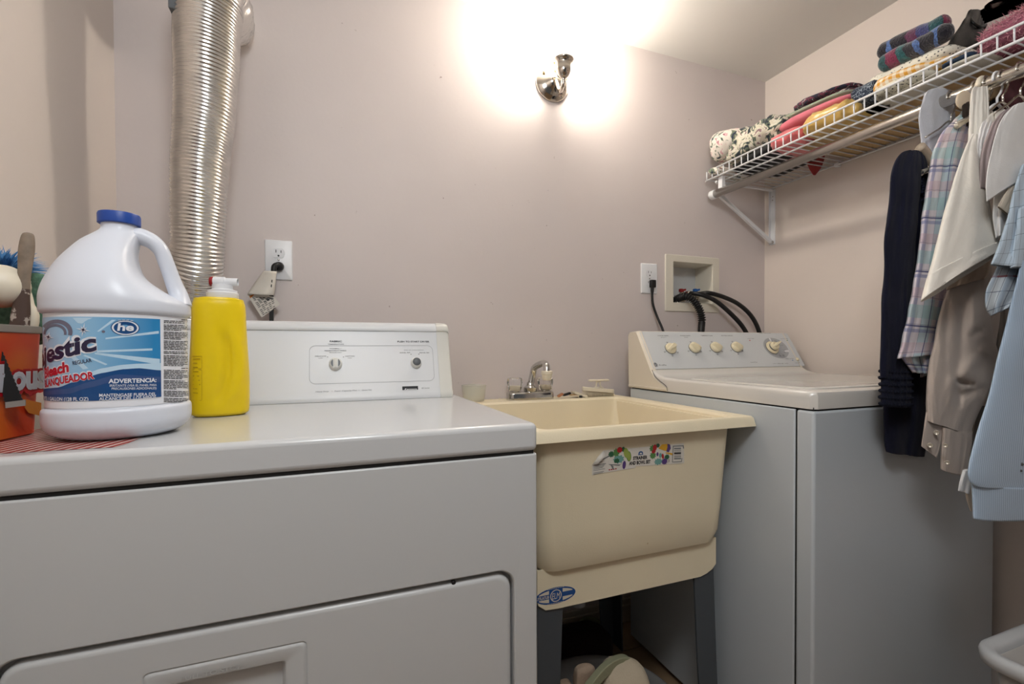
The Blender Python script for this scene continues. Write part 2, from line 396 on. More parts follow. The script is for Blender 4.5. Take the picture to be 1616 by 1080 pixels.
T('END OF CYCLE SIGNAL', 653.5, 552.8, 33*pxs, .0022, 1); T('SIGNAL OFF', 639, 557, 17*pxs, .0022); T('SIGNAL ON', 669.5, 557, 16*pxs, .0022)
T('Heavy Duty', 508.5, 618.2, 19*pxs, .003, 1, shear=.2); T('Super Capacity Plus', 545.5, 616.8, 33*pxs, .003, 1, shear=.2); T('Quiet Pak', 579, 615.8, 15*pxs, .003, 1, shear=.2)
T('80 Series', 671.5, 612.6, 13*pxs, .0032, 1, shear=.2)
for (u, v) in ((524, 617.6), (566.5, 616.2)): put_ell(ink, cm, *onpan(u, v), .0007, .0007, 1)
for (u, v) in ((517, 563.8), (542, 563.8), (648.5, 559.5), (661, 559.3)): put_ell(ink, cm, *onpan(u, v), .001, .001, 0)
# brand plate: black bar with a white script word
a = onpan(635, 616); b2 = onpan(659.5, 609.5)
put_rect(ink, cm, a[0], b2[0], a[1], b2[1], 2)
put_text(ink, lambda x, y, l: cm(x, y, .0004), 'Kenmore', (a[0]+b2[0])/2+.001, a[1]-.0002, (b2[0]-a[0])*.8, .0045, 3, .02, .35, 0, 'C')
# thin rounded outline round the controls
p0 = onpan(488, 545.5); p1 = onpan(686, 601)
fr_o = rr((p0[0]+p1[0])/2, (p0[1]+p1[1])/2-.0005, p1[0]-p0[0], abs(p1[1]-p0[1]), .014, 8)
fr_i = rr((p0[0]+p1[0])/2, (p0[1]+p1[1])/2-.0005, p1[0]-p0[0]-.0014, abs(p1[1]-p0[1])-.0014, .0133, 8)
ink.rings([[cm(a, b) for a, b in fr_o], [cm(a, b) for a, b in fr_i]], 1)
ink.build('lettering', [M['ink'], M['ink_grey'], M['black'], M['white_p']], con, smooth=False)['kind'] = 'stuff'
# knobs
def kx(u, v): x, y = onpan(u, v); return cmap(x, y, 0)
nv = nrm
kp = kx(529.5, 575)-Vector((0, 0, .0)); mb = MB()
mb.lathe([(.0152, 0), (.0152, .004), (.0145, .007), (.0125, .011), (.0118, .0122)], kp, nv, 40, 0)
for sg in (-1, 1):   # grey half-moons beside the white grip
    pts = []
    for i in range(13):
        a = math.radians(-62+124*i/12); pts.append((sg*(.0004+.0108*math.cos(a)), .0108*math.sin(a)))
    fnk = lambda x, y, l, kp=kp: kp+nv*(.0126)+ex*x+ey*y
    put_poly(mb, fnk, pts if sg > 0 else pts[::-1], 1)
mbq = MB()
R = []
for yy, hh_, ww in ((-.0125, .012, .0022), (-.011, .0165, .0032), (0, .0178, .0036), (.011, .0172, .0034), (.0128, .012, .0022)):
    R.append([kp+ey*yy+ex*x+nv*h_ for x, h_ in ((-ww, .011), (-ww, hh_-.001), (-ww*.6, hh_), (ww*.6, hh_), (ww, hh_-.001), (ww, .011))])
mb.rings(R, 0, True, True, True)
mb.build('temperature_knob', [M['knob_w'], M['knob_grey']], con, smooth=True, angle=40)
kp = kx(656.5, 573); mb = MB()
mb.lathe([(.0137, 0), (.0137, .004), (.0125, .009), (.0112, .0125)], kp, nv, 40, 0)
mb.lathe([(.0102, .0118), (.0102, .0145), (.0085, .0160), (.004, .0168), (.0, .017)], kp+ey*.0, nv, 36, 1)
mb.build('start_button', [M['knob_w'], M['knob_grey']], con, smooth=True, angle=40)

# ================================================================ washer
wX0, wX1, wY0, wY1 = .988, 1.690, .7265, 1.405
wZl = H-.135; wZt = H-.096
was = thing('washing_machine', 'white top-loading washing machine with sloped silver control panel and cream knobs', 'washing machine', ((wX0+wX1)/2, 1.06, 0))
mb = MB(); mb.box(wX0, wX1, wY0+.046, wY1, .02, wZl-.004); mb.build('cabinet', M['washer'], was, bevel=.003)
mb = MB(); mb.box(wX0, wX1, wY0, wY0+.043, .02, wZl-.004); mb.build('front_panel', M['washer'], was, bevel=.006, seg=3)
mb = MB(); mb.box(wX0+.003, wX1-.003, wY0+.01, wY1-.003, .03, wZl-.006); mb.box(wX0+.005, wX1-.005, wY0+.005, wY1-.003, wZl-.02, wZl+.004); mb.build('seam_gasket', M['dark_gap'], was, smooth=False)
mb = MB()
for x in (wX0+.06, wX1-.06):
    for y in (wY0+.06, wY1-.06): mb = MB(); mb.lathe([(.022, 0), (.022, .025)], (x, y, 0), n=12); mb.build('foot', M['rubber'], was)
# lid/top: profile swept across, front corners chamfered
prof = [(0, 0), (.0, .030), (.0025, .0365), (.009, .0395), (.06, .0405), (.30, .0405), (.44, .041), (.505, .044), (.54, .052), (.5635, .066)]
mb = MB(); R = []
nx = 28
xs_ = [0, .001, .003, .006, .009, .012, .018, .024]
xs_ = [wX0+q for q in xs_]+[wX0+.024+(wX1-wX0-.048)*i/20 for i in range(1, 20)]+[wX1-q for q in xs_[::-1]]
for x in xs_:
    e = min(x-wX0, wX1-x); k = 1. if e > .012 else math.sqrt(max(0, 1-((.012-e)/.012)**2))
    cham = max(0, .012-e)                   # rounded front corner in plan
    ring = []
    for y, z in prof:
        yy = wY0+y
        if y < .03: yy += cham*.9
        zz = wZl+z*(1 if z < .02 else (.80+.20*k))
        ring.append((x, yy, zz))
    ring += [(x, wY0+.5635, wZl), ]
    R.append(ring)
mb.rings(R, 0, True, True, True); mb.build('top_panel', M['washer_top'], was, smooth=True, angle=38)
# lid door: slightly raised rounded panel with its own edge
mb = MB(); lc = ((wX0+wX1)/2, wY0+.235); lw, ll = wX1-wX0-.06, .40
ff = lambda L, z: [(a, b, z) for a, b in L]
z0 = wZl+.0405
mb.rings([ff(rr(*lc, lw, ll, .03, 8), z0-.004), ff(rr(*lc, lw, ll, .03, 8), z0+.0015), ff(rr(*lc, lw-.008, ll-.008, .028, 8), z0+.0035), ff(rr(*lc, lw-.03, ll-.03, .02, 8), z0+.0038),
          ff(rr(*lc, lw-.05, ll-.05, .02, 8), z0+.0028)], 0, True, True, True)
mb.build('lid', M['washer_top'], was, smooth=True, angle=50)
# console
wb = (1.289, H-.070); wt = (1.367, H+.058)
mb = MB()
PW = [(wb[0]-.004, wb[1]-.004), (wb[0], wb[1]), (wt[0]-.002, wt[1]), (wt[0]+.004, wt[1]+.003), (1.404, wt[1]+.001), (1.41, wt[1]-.008), (1.41, wZl+.004), (wb[0]-.004, wZl+.004)]
mb.rings([[(x, y, z) for y, z in PW] for x in (wX0+.018, wX1-.006)], 0, True, True, True)
wc = mb.build('console', M['bisque'], was, smooth=True, angle=40)
wex = Vector((1, 0, 0)); wey = Vector((0, wt[0]-wb[0], wt[1]-wb[1])).normalized(); wn = wex.cross(wey)*1.0
wp = Vector((0, wb[0], wb[1]))
def wmap(x, y, l=0.): return Vector((x, wp.y, wp.z))+wey*y+wn*(l+.0024)
def onw(u, v):
    d = ray(u, v); o = Vector((0, 0, H)); t = (wp-o).dot(wn)/d.dot(wn); p = o+d*t; return p.x, (p-wp).dot(wey)
L = (wt[0]-wb[0])/wey.y
# silver panel, 2 mm thick
xa0 = onw(1030, 584)[0]; xa1 = onw(1268, 578)[0]; xb0 = onw(1009, 524)[0]; xb1 = onw(1239, 523)[0]
xl = (xa0+xb0)/2; xr = (xa1+xb1)/2+.004
mb = MB(); pts = rr((xl+xr)/2, L/2+.001, xr-xl, L-.001, .006, 5)
mb.rings([[wmap(a, b, -.0023) for a, b in pts], [wmap(a, b, -.0006) for a, b in pts], [wmap(a+(.0006 if a < 1.3 else -.0006), b, 0) for a, b in pts]], 0, True, True, True)
panel = mb.build('control_panel', M['panel_grey'], wc, smooth=False)
# bisque end caps with flared foot
for sg, xe in ((-1, wX0), (1, wX1)):
    mb = MB(); PE = [(1.205, wZl), (1.205, wZl+.012), (1.222, wZl+.014), (1.250, wZl+.030), (1.270, wZl+.046), (wb[0]-.004, wb[1]-.001), (wt[0]-.003, wt[1]+.001), (wt[0]+.004, wt[1]+.004), (1.404, wt[1]+.002), (1.412, wt[1]-.008), (1.412, wZl)]
    R = [[(xe+sg*.0012-sg*.018*(1-t), y+(.004*t*t if z > wZl+.02 else 0), z-(.004*t**3 if z > wZl+.03 else 0)) for y, z in PE] for t in (0, .5, .85, 1.)]
    if sg > 0: R = R[::-1]
    mb.rings(R, 0, True, True, True)
    cap = mb.build('end_cap', M['bisque'], wc, smooth=True, angle=45)
    if sg < 0:
        mb = MB(); S = [(1.207, wZl+.002), (1.212, wZl+.016), (1.226, wZl+.024), (1.240, wZl+.030), (1.262, wZl+.042), (1.277, wZl+.058), (1.283, wZl+.066)]
        mb.tube(crom([(xe-.0014, y, z) for y, z in S], 5), .0007, 5); mb.build('seam', M['dark_gap'], wc)
        mb = MB(); mb.box(xe-.004, xe+.01, 1.21, 1.412, wZl+.002, wZl+.010); mb.build('foot_flange', M['bisque'], wc, bevel=.002)
# panel print
ink = MB(); wm = lambda x, y, l=0.: wmap(x, y, l+.0005)
px1 = abs(onw(1200, 550)[0]-onw(1100, 550)[0])/100
def TW(txt, u, v, w, h, m=0, bold=.01): T(txt, u, v, w*px1, h, m, bold, 0., ink, wm, onw)
for txt, u in (('LOAD SIZE', 1045.5), ('WASH/SPIN', 1080.5), ('TEMPERATURE', 1114.5), ('EXTRA RINSE', 1146.5)): TW(txt, u, 530.6, 15 if u < 1100 else 18, .0035)
TW('SPEED', 1082, 533.3, 6, .0022); TW('SELECT', 1046.5, 533.3, 8, .0022)
knobs = [(1057, 551.5, .55), (1094, 550.5, -.75), (1127.5, 550, -.75), (1160, 549.5, -.75)]
for (u, v, r_) in knobs:
    kx_, ky_ = onw(u, v)
    for a in range(0, 5):
        an = math.radians(205+a*62); put_rect(ink, lambda x, y, l, an=an, kx_=kx_, ky_=ky_: wm(kx_+(.0215+x)*math.cos(an)-y*math.sin(an), ky_+(.0215+x)*math.sin(an)+y*math.cos(an), l), 0, .003, -.0004, .0004, 0)
        dx, dy = .0305*math.cos(an), .027*math.sin(an)
        for q in range(2): put_rect(ink, wm, kx_+dx-.004, kx_+dx+.004-.002*q, ky_+dy-.0028*q, ky_+dy-.0028*q+.0011, 0)
dcx, dcy = onw(1224, 550)
put_ell(ink, lambda x, y, l: wm(x, y, -.0002), dcx, dcy, .060, .046, 1, n=48)
for a in range(14):
    an = math.radians(20+a*25); put_rect(ink, lambda x, y, l, an=an: wm(dcx+(.029+x)*math.cos(an)-y*math.sin(an), dcy+(.027+x)*math.sin(an)+y*math.cos(an), l), 0, .004, -.0004, .0004, 0)
    for q in range(1+(a % 3)): put_rect(ink, wm, dcx+.042*math.cos(an)-.0055, dcx+.042*math.cos(an)+.005, dcy+.034*math.sin(an)-.0028*q, dcy+.034*math.sin(an)-.0028*q+.001, 0)
put_rect(ink, wm, dcx-.012, dcx-.004, dcy+.030, dcy+.045, 2); put_rect(ink, wm, dcx+.036, dcx+.058, dcy-.018, dcy-.010, 2)
TW('NORMAL WASH SYSTEM', 1206, 527, 20, .0022)
for (u, v, c) in ((1182.5, 538, 3), (1241.5, 538, 4), (1250, 569.5, 5)): put_ell(ink, wm, *onw(u, v), .0035, .0018, c)
TW('COTTONS', 1184, 535.2, 11, .0025); TW('EASY CARE', 1237, 535.5, 13, .0025); TW('DELICATES', 1245, 567, 14, .0025)
TW('SmartFlex', 1189, 572.5, 11, .0028); TW('LOW   MEDIUM   HIGH', 1231, 574.5, 26, .0022); TW('END SIGNAL', 1258, 573.5, 9, .002)
lx, ly = onw(1034, 576.5)
put_ell(ink, wm, lx, ly, .0075, .0085, 0, n=28); put_ell(ink, lambda x, y, l: wm(x, y, .0003), lx, ly, .0062, .0072, 2, n=28, inner=.88)
put_text(ink, lambda x, y, l: wm(x, y, .0003), 'GE', lx, ly-.003, .0085, .006, 2, 0, .2, 0, 'C')
TW('Profile', 1045, 577, 10, .0045)
ink.build('lettering', [M['ink'], M['panel_dark'], M['white_p'], mat('red_print', srgb(205, 70, 60)), mat('green_print', srgb(40, 130, 100)), mat('blue_print', srgb(40, 110, 170))], wc, smooth=False)['kind'] = 'stuff'
def dial(u, v, rot, R_=.0205, nm='knob'):
    x, y = onw(u, v); o = wmap(x, y, 0); mb = MB()
    mb.lathe([(R_*1.02, 0), (R_*1.02, .002)], o, wn, 40, 1)
    mb.lathe([(R_*.98, .002), (R_*.96, .008), (R_*.86, .011), (R_*.5, .0125), (0, .013)], o, wn, 40, 0)
    c, s_ = math.cos(rot), math.sin(rot); g = wex*c+wey*s_; h = -wex*s_+wey*c
    RR = []
    for t in (-1., -.92, -.6, 0, .6, .92, 1.):
        w_ = .0055+.0035*(t+1)/2; hh_ = .0135+.010*math.sqrt(max(0, 1-t**4)); w_ *= .45+.55*math.sqrt(max(0, 1-t**6))
        RR.append([o+g*(t*R_*.97)+h*a+wn*b for a, b in ((-w_*1.5, .007), (-w_, hh_*.75), (-w_*.7, hh_), (w_*.7, hh_), (w_, hh_*.75), (w_*1.5, .007))])
    mb.rings(RR, 0, True, True, True)
    return mb.build(nm, [M['knob_b'], M['knob_grey']], wc, smooth=True, angle=50)
for (u, v, r_) in knobs: dial(u, v, r_)
x, y = onw(1217, 550); o = wmap(x, y, 0); mb = MB()
mb.lathe([(.0275, 0), (.0275, .002)], o, wn, 48, 1); mb.lathe([(.0265, .002), (.0262, .006), (.025, .0075), (.015, .0078)], o, wn, 48, 0)
mb.lathe([(.0172, .0078), (.0172, .0115)], o, wn, 40, 1); mb.lathe([(.0165, .0115), (.016, .020), (.0145, .023), (.008, .0235), (0, .0235)], o, wn, 40, 0)
g = (wex*.9+wey*.42).normalized(); h = wn.cross(g); RR = []
for t in (-1., -.9, -.5, 0, .5, .9, 1.):
    hh_ = .0245+.014*(t+1)/2; w_ = .0055*(.5+.5*math.sqrt(max(0, 1-t**6)))
    RR.append([o+g*(t*.0155)+h*a+wn*b for a, b in ((-w_*1.6, .019), (-w_, hh_*.8), (-w_*.6, hh_), (w_*.6, hh_), (w_, hh_*.8), (w_*1.6, .019))])
mb.rings(RR, 0, True, True, True); mb.build('timer_dial', [M['knob_b'], M['knob_grey']], wc, smooth=True, angle=50)
x, y = onw(1257, 568); mb = MB(); mb.lathe([(.0062, 0), (.0062, .003), (.0055, .0048), (.003, .006), (0, .0062)], wmap(x, y, 0), wn, 24); mb.build('button', M['knob_b'], wc)

# ================================================================ utility sink
sX0, sX1, sY0, sY1, sZ = .345, .982, .878, 1.516, H-.1685
snk = thing('utility_sink', 'cream plastic utility sink on grey legs between dryer and washing machine', 'sink', (.665, 1.2, 0))
cxs, cys = (sX0+sX1)/2, (sY0+sY1)/2
def rect(x0, x1, y0, y1, z, r): return [(a, b, z) for a, b in rr((x0+x1)/2, (y0+y1)/2, x1-x0, y1-y0, r, 6)]
bx0, bx1 = .405, .930
mb = MB()
out = [rect(sX0-.006, sX1+.0045, sY0-.006, sY1, sZ-.024, .006), rect(sX0-.001, sX1+.002, sY0-.001, sY1, sZ-.004, .007), rect(sX0+.002, sX1-.002, sY0+.002, sY1-.001, sZ, .007)]
ix0, ix1, iy0, iy1 = .418, .940, .902, 1.412
inn = [rect(ix0-.006, ix1+.006, iy0-.006, iy1+.006, sZ, .022), rect(ix0, ix1, iy0, iy1, sZ-.006, .022), rect(ix0+.012, ix1-.02, iy0+.012, iy1-.02, sZ-.17, .04), rect(ix0+.022, ix1-.032, iy0+.022, iy1-.032, sZ-.26, .05), rect(ix0+.06, ix1-.07, iy0+.06, iy1-.07, sZ-.285, .05), rect(cxs-.04, cxs+.04, cys-.04, cys+.04, sZ-.29, .03)]
outb = [rect(bx0+.05, bx1-.05, .94, 1.40, sZ-.322, .03), rect(bx0+.016, bx1-.020, .918, 1.425, sZ-.315, .04), rect(bx0+.005, bx1-.012, .907, 1.44, sZ-.285, .04), rect(bx0+.002, bx1-.008, .9045, 1.45, sZ-.22, .035), rect(bx0, bx1, .897, 1.46, sZ-.03, .025), rect(bx0-.002, bx1+.002, .892, 1.462, sZ-.012, .02), rect(sX0+.004, sX1-.002, sY0+.004, sY1-.002, sZ-.010, .008), rect(sX0-.002, sX1+.003, sY0-.002, sY1, sZ-.024, .006)]
mb.rings([r for r in outb]+[out[0], out[1], out[2]]+inn, 0, True, True, True)
mb.build('tub', M['sink'], snk, smooth=True, angle=35)
# skirt under the tub
mb = MB(); kx0, kx1, ky0, ky1 = .415, .913, .930, 1.415; zt_, zb_, zc_ = sZ-.312, H-.573, H-.548
def prism(pts, y0, y1, m=0):
    a = [(x, y0, z) for x, z in pts]; b = [(x, y1, z) for x, z in pts]; mb.rings([a, b], m, True, True, True)
fr_ = [(kx0, zt_), (kx1, zt_), (kx1, zc_), (kx1-.012, zc_-.012), (kx1-.03, zb_+.005), (kx1-.05, zb_), (kx0+.05, zb_), (kx0+.02, zb_+.002), (kx0+.003, zc_-.010), (kx0, zc_)]
prism(fr_, ky0, ky0+.004); prism(fr_, ky1-.004, ky1)
mb.box(kx0, kx0+.004, ky0+.004, ky1-.004, zc_, zt_); mb.box(kx1-.004, kx1, ky0+.004, ky1-.004, zc_, zt_)
mb.build('skirt', M['sink'], snk, smooth=False, bevel=.001)
mb = MB(); mb.lathe([(.028, 0), (.028, -.05), (.02, -.06), (.02, -.25)], (cxs, cys, sZ-.32), n=20); mb.build('drain_pipe', M['white_p'], snk)
# legs: angle section, splayed towards the floor
legs = [(kx0+.006, ky0+.006, 1, 1), (kx1-.006, ky0+.006, -1, 1), (kx0+.006, ky1-.006, 1, -1), (kx1-.006, ky1-.006, -1, -1)]
for (x, y, sx, sy) in legs:
    mb = MB(); wl = .062; th = .006; RR = []
    for z, dx, w_ in ((0, -.022, wl*.85), (.25, -.010, wl*.95), (zt_-.01, 0, wl)):
        ox, oy = x+sx*dx*(-1 if sx > 0 else -1)*(1 if sx < 0 else -1)*0, y
        ox = x - sx*abs(dx); oy = y - sy*abs(dx)*.3
        RR.append([(ox+sx*a, oy+sy*b, z) for a, b in ((0, 0), (w_, 0), (w_, th), (th, th), (th, w_), (0, w_))])
    if sx*sy < 0: RR = [r[::-1] for r in RR]
    mb.rings(RR, 0, True, True, True); mb.build('leg', M['leg'], snk, smooth=False)
# sticker with vegetables (flat print) and maker's oval
stm = [M['paper'], M['black'], mat('veg_green', srgb(86, 130, 72), .5), mat('veg_red', srgb(168, 36, 40), .5), mat('veg_lime', srgb(150, 165, 80), .5), mat('veg_teal', srgb(110, 158, 150), .5), mat('veg_purple', srgb(86, 62, 120), .5), mat('bowl_yellow', srgb(206, 156, 44), .5), mat('sticker_grey', srgb(120, 122, 122), .5), mat('dark_green', srgb(48, 96, 66), .5), mat('logo_blue', srgb(22, 78, 140), .45)]
def tubfront(z):   # y of the tub's front at height z
    return .897+(sZ-.03-z)/.19*.0075
def onf(u, v):
    y = .9
    for _ in range(3): p = W(u, v, Y=y); y = tubfront(p.z)
    return p.x, p.z
mb = MB(); fm = lambda x, z, l=0.: Vector((x, tubfront(z)-.0008-l, z))
Q = lambda u, v, du=0: onf(900+u/7.695, 680+v/7.695)     # sticker crop coordinates
put_poly(mb, fm, [Q(262, 420), Q(262, 545), Q(290, 530), Q(790, 450), Q(790, 432), Q(1380, 395), Q(1375, 150), Q(1240, 168), Q(400, 240), Q(330, 320)][::-1], 0)
lf = .0003
def PE_(pts, m, l=lf): put_poly(mb, fm, [Q(*p) for p in pts][::-1], m, l)
def EL(u, v, a, b, m, rot=0, l=lf): x, z = Q(u, v); put_ell(mb, fm, x, z, a*.000205, b*.000205, m, l, rot, 16)
def rag(u, v, a, b, m, n=9, l=lf):   # leafy blob
    x, z = Q(u, v); pts = []
    for i in range(2*n):
        k = math.pi*i/n; q = 1 if i % 2 else .72
        pts.append((x+a*q*math.cos(k)*.000205, z+b*q*math.sin(k)*.000205))
    put_poly(mb, fm, pts, m, l)
PE_([(395, 340), (480, 290), (485, 305), (402, 352)], 8)
rag(495, 285, 42, 38, 9); rag(555, 265, 45, 50, 2, l=.0005); EL(595, 232, 34, 32, 3, l=.0007); rag(640, 225, 26, 34, 9)
EL(675, 270, 33, 58, 4, .25, .0006); EL(707, 310, 31, 58, 2, .1, .0005); EL(707, 310, 24, 50, 4, .1, .0008)
rag(585, 345, 78, 52, 5); rag(560, 365, 40, 30, 9, 7, .0005); EL(650, 415, 22, 46, 6, -.1, .0006)
PE_([(460, 405), (600, 410), (640, 380), (590, 425), (470, 415)], 8, .0006); PE_([(480, 405), (520, 430), (522, 470), (510, 470)], 8, .0006)
for k in range(4): EL(472+k*26, 474-k*4, 11, 7, 3)
EL(852, 272, 30, 22, 10); put_rect(mb, fm, Q(820, 280)[0], Q(880, 280)[0], Q(852, 290)[1]-.0004, Q(852, 290)[1]+.0014, 10, .0006); EL(852, 278, 17, 12, 0, l=.0006)
ang = math.atan2(Q(970, 395)[1]-Q(710, 415)[1], Q(970, 395)[0]-Q(710, 415)[0])*1.0
def txt(s, u, v, wu, h, m=1, b=.02, rot=None, mbx=None, f=None):
    x, z = Q(u, v); x2, _ = Q(u+wu, v); put_text(mbx or mb, f or (lambda x, y, l: fm(x, y, .0005)), s, x, z, x2-x, h, m, b, 0, rot if rot is not None else ang*.6, 'L')
txt('STRAINER', 758, 354, 172, .0076, b=.04); txt('AND BOWL SET', 710, 416, 258, .0078, b=.04)
rag(1000, 215, 52, 44, 2); EL(1022, 205, 28, 36, 3, l=.0006); rag(1060, 180, 30, 28, 9); rag(1000, 300, 46, 44, 2); EL(1008, 250, 28, 24, 3, .3, .0006)
PE_([(1065, 215), (1110, 165), (1200, 158), (1215, 215), (1180, 250), (1130, 240)], 7); PE_([(1175, 158), (1208, 170), (1215, 215), (1190, 262), (1160, 250), (1175, 205)], 6, .0006)
PE_([(1150, 262), (1240, 272), (1240, 300), (1160, 275)], 7); EL(1055, 285, 14, 24, 6); EL(1120, 310, 16, 32, 3, .2); rag(1090, 300, 22, 34, 5); rag(1065, 375, 62, 42, 5); rag(1140, 372, 46, 40, 6, l=.0006); rag(1170, 320, 40, 34, 9)
PE_([(1245, 185), (1370, 180), (1375, 215), (1362, 215), (1355, 380), (1235, 380)], 0, .0004)
PE_([(1240, 182), (1372, 176), (1376, 216), (1364, 216), (1360, 190), (1250, 194), (1240, 376), (1232, 382)], 8, .0005); PE_([(1232, 384), (1350, 378), (1356, 330), (1346, 332), (1342, 370), (1234, 376)], 8, .0005)
v = 208
for th_ in (16, 8, 5, 20, 7, 12, 18):
    PE_([(1255, v), (1340, v-3), (1340, v-3+th_), (1255, v+th_)], 8 if th_ < 19 else 1, .0006); v += th_+9
txt('RED', 1198, 380, 30, .003, rot=1.5)
for k in range(7):   # faint instruction lines at the left end
    v = 408+k*16+(14 if k > 4 else 0); PE_([(278, v+10), (430 - (k*13) % 40, v-14), (430-(k*13) % 40, v-8), (278, v+15)], 8 if k else 1, .0004)
PE_([(345, 380), (385, 374), (385, 380), (345, 386)], 1)
mb.build('sticker', stm, snk, smooth=False)
# curled corner of the sticker
mb = MB(); a, b, c = Q(262, 418), Q(330, 320), Q(400, 240)
mb.add([fm(*a), fm(*b), fm(*c), fm(a[0]+.010, a[1]+.003, .006), fm(b[0]+.012, b[1]+.000, .008), fm(c[0]+.002, c[1]-.008, .003)], [(0, 1, 4, 3), (1, 2, 5, 4)], 0); mb.build('sticker_curl', M['paper'], snk, solid=.0004)
mb = MB(); sm = lambda x, z, l=0.: Vector((x, ky0-.0006-l, z))
oc = W(877, 940, Y=ky0); ow = (W(908, 938, Y=ky0).x-oc.x); oh = (W(880, 926.5, Y=ky0).z-W(880, 952.5, Y=ky0).z)/2
def sx_(f_): return oc.x+ow*f_
put_ell(mb, sm, oc.x, oc.z, ow, oh, 0, 0, n=40)
for s_ in (1, -1):    # white slots above and below the band
    for q in (1, -1):
        pts = []
        for i in range(9):
            t = .34+.5*i/8; pts.append((oc.x+q*ow*t, oc.z+s_*oh*.78*math.sqrt(max(0, 1-t*t*1.1))))
        pts += [(oc.x+q*ow*.84, oc.z+s_*oh*.28), (oc.x+q*ow*.34, oc.z+s_*oh*.28)]
        put_poly(mb, sm, pts, 1, .0003)
put_ell(mb, sm, oc.x, oc.z, oh*.90, oh*.86, 0, .0006, n=28); put_ell(mb, sm, oc.x, oc.z, oh*.76, oh*.74, 1, .0007, n=28, inner=.86)
put_text(mb, lambda x, y, l: sm(x, y, .0010), 'ELM', oc.x, oc.z-oh*.38, oh*1.05, oh*.76, 1, .0, .15, 0, 'C')
put_text(mb, lambda x, y, l: sm(x, y, .0006), 'UTILATUB', oc.x-ow*.34, oc.z-oh*.18, ow*.62, oh*.36, 1, .02, 0, 0, 'R')
for s_ in (1, -1):
    for k in range(10): put_rect(mb, sm, oc.x+(k-5)*ow*.085, oc.x+(k-4.3)*ow*.085, oc.z+s_*oh*.89-.0005, oc.z+s_*oh*.89+.0005, 1, .0003)
mb.build('maker_plate', [M_blue := mat('sink_logo_blue', srgb(18, 74, 140), .4), mat('sink_logo_white', srgb(214, 205, 186), .45)], snk, smooth=False)
# ================================================================ faucet and things on the sink's ledge
fc = W(841, 629, Z=sZ); fy = 1.462
fx0 = W(804, 628, Y=fy-.02).x; fx1 = W(876, 628, Y=fy-.02).x; fx = (fx0+fx1)/2
fau = thing('faucet', 'chrome two-handle faucet with clear acrylic knobs on the sink back ledge', 'faucet', (fx, fy, sZ))
mb = MB(); fz = sZ+.026
mb.rings([[(a, b, z) for a, b in rr(fx, fy, (fx1-fx0)*k, .05*k2, .020*k2, 6)] for z, k, k2 in ((sZ, 1, 1), (sZ+.019, 1, 1), (sZ+.024, .985, .94), (fz, .95, .84))], 0, True, True, True)
mb.build('base_plate', M['chrome'], fau, smooth=True, angle=40)
for sg in (-1, 1):
    kx_ = fx+sg*(fx1-fx0)*.335; mb = MB()
    mb.lathe([(.013, 0), (.013, .005), (.009, .007), (.009, .018)], (kx_, fy, fz), n=20, m=0)
    hnd = None
    RR = []
    for z, r_ in ((.003, .0185), (.009, .0225), (.030, .0262), (.040, .0265), (.046, .024), (.0475, .018)):
        RR.append([(kx_+r_*(1+.06*math.cos(8*2*math.pi*j/48))*math.cos(2*math.pi*j/48), fy+r_*(1+.06*math.cos(8*2*math.pi*j/48))*math.sin(2*math.pi*j/48), fz+z) for j in range(48)])
    g = MB(); g.rings(RR, 0, True, True, True); h = g.build('handle', M['glass'], fau, smooth=True, angle=30)
    g = MB(); g.lathe([(.013, 0), (.015, .004), (.015, .015), (.009, .018)], (kx_, fy, fz+.006), n=20); g.build('stem', M['brushw'], h)
    mb.build('handle_seat', M['chrome'], fau, smooth=True, angle=40)
mb = MB(); mb.lathe([(.021, 0), (.0225, .004), (.0225, .014), (.017, .018), (.013, .024), (.0115, .032)], (fx, fy, fz), n=6*4); mb.build('spout_nut', M['chrome'], fau, smooth=True, angle=30)
s0 = Vector((fx, fy, fz+.02)); s1 = W(841, 590, Y=fy); s2 = W(844, 580, Y=fy-.012); s3 = W(857, 573.5, Y=fy-.05); s4 = W(862, 577, Y=fy-.085); s5 = W(863, 588, Y=fy-.095)
mb = MB(); mb.tube(crom([tuple(s0), tuple(s1), tuple(s2), tuple(s3), tuple(s4), tuple(s5)], 7), .0108, 16); mb.build('spout', M['chrome'], fau)
mb = MB(); mb.lathe([(.016, .005), (.018, .003), (.018, -.006), (.0155, -.008), (.0155, -.018), (.012, -.025)], s5, n=24); mb.build('aerator', M['brushw'], fau, smooth=True, angle=40)
# plastic tumbler
cyy = 1.475; c0 = W(748, 633, Y=cyy); cw = (W(768, 606, Y=cyy).x-W(728, 606, Y=cyy).x)/2*.93
cupt = thing('plastic_cup', 'small empty cloudy plastic cup on the back left of the sink ledge', 'cup', (c0.x, cyy, sZ))
mb = MB(); RR = []
ch = .052
for z, k in ((0, .80), (.002, .84), (ch*.5, .92), (ch, 1.), (ch+.0005, .985), (ch, .96), (ch*.5, .885), (.004, .80), (.0035, .5)):
    RR.append([(c0.x+cw*k*(1+.03*math.cos(4*t))*math.cos(t), cyy+cw*k*(1+.03*math.cos(4*t))*math.sin(t), sZ+.0005+z) for t in [2*math.pi*j/40 for j in range(40)]])
mb.rings(RR, 0, True, True, True); mb.build('cup_wall', M['cup'], cupt)
mb = MB(); mb.tube([(c0.x+cw*math.cos(t), cyy+cw*math.sin(t), sZ+ch) for t in [2*math.pi*j/40 for j in range(41)]], .0009, 6); mb.build('rim', M['cup'], cupt)
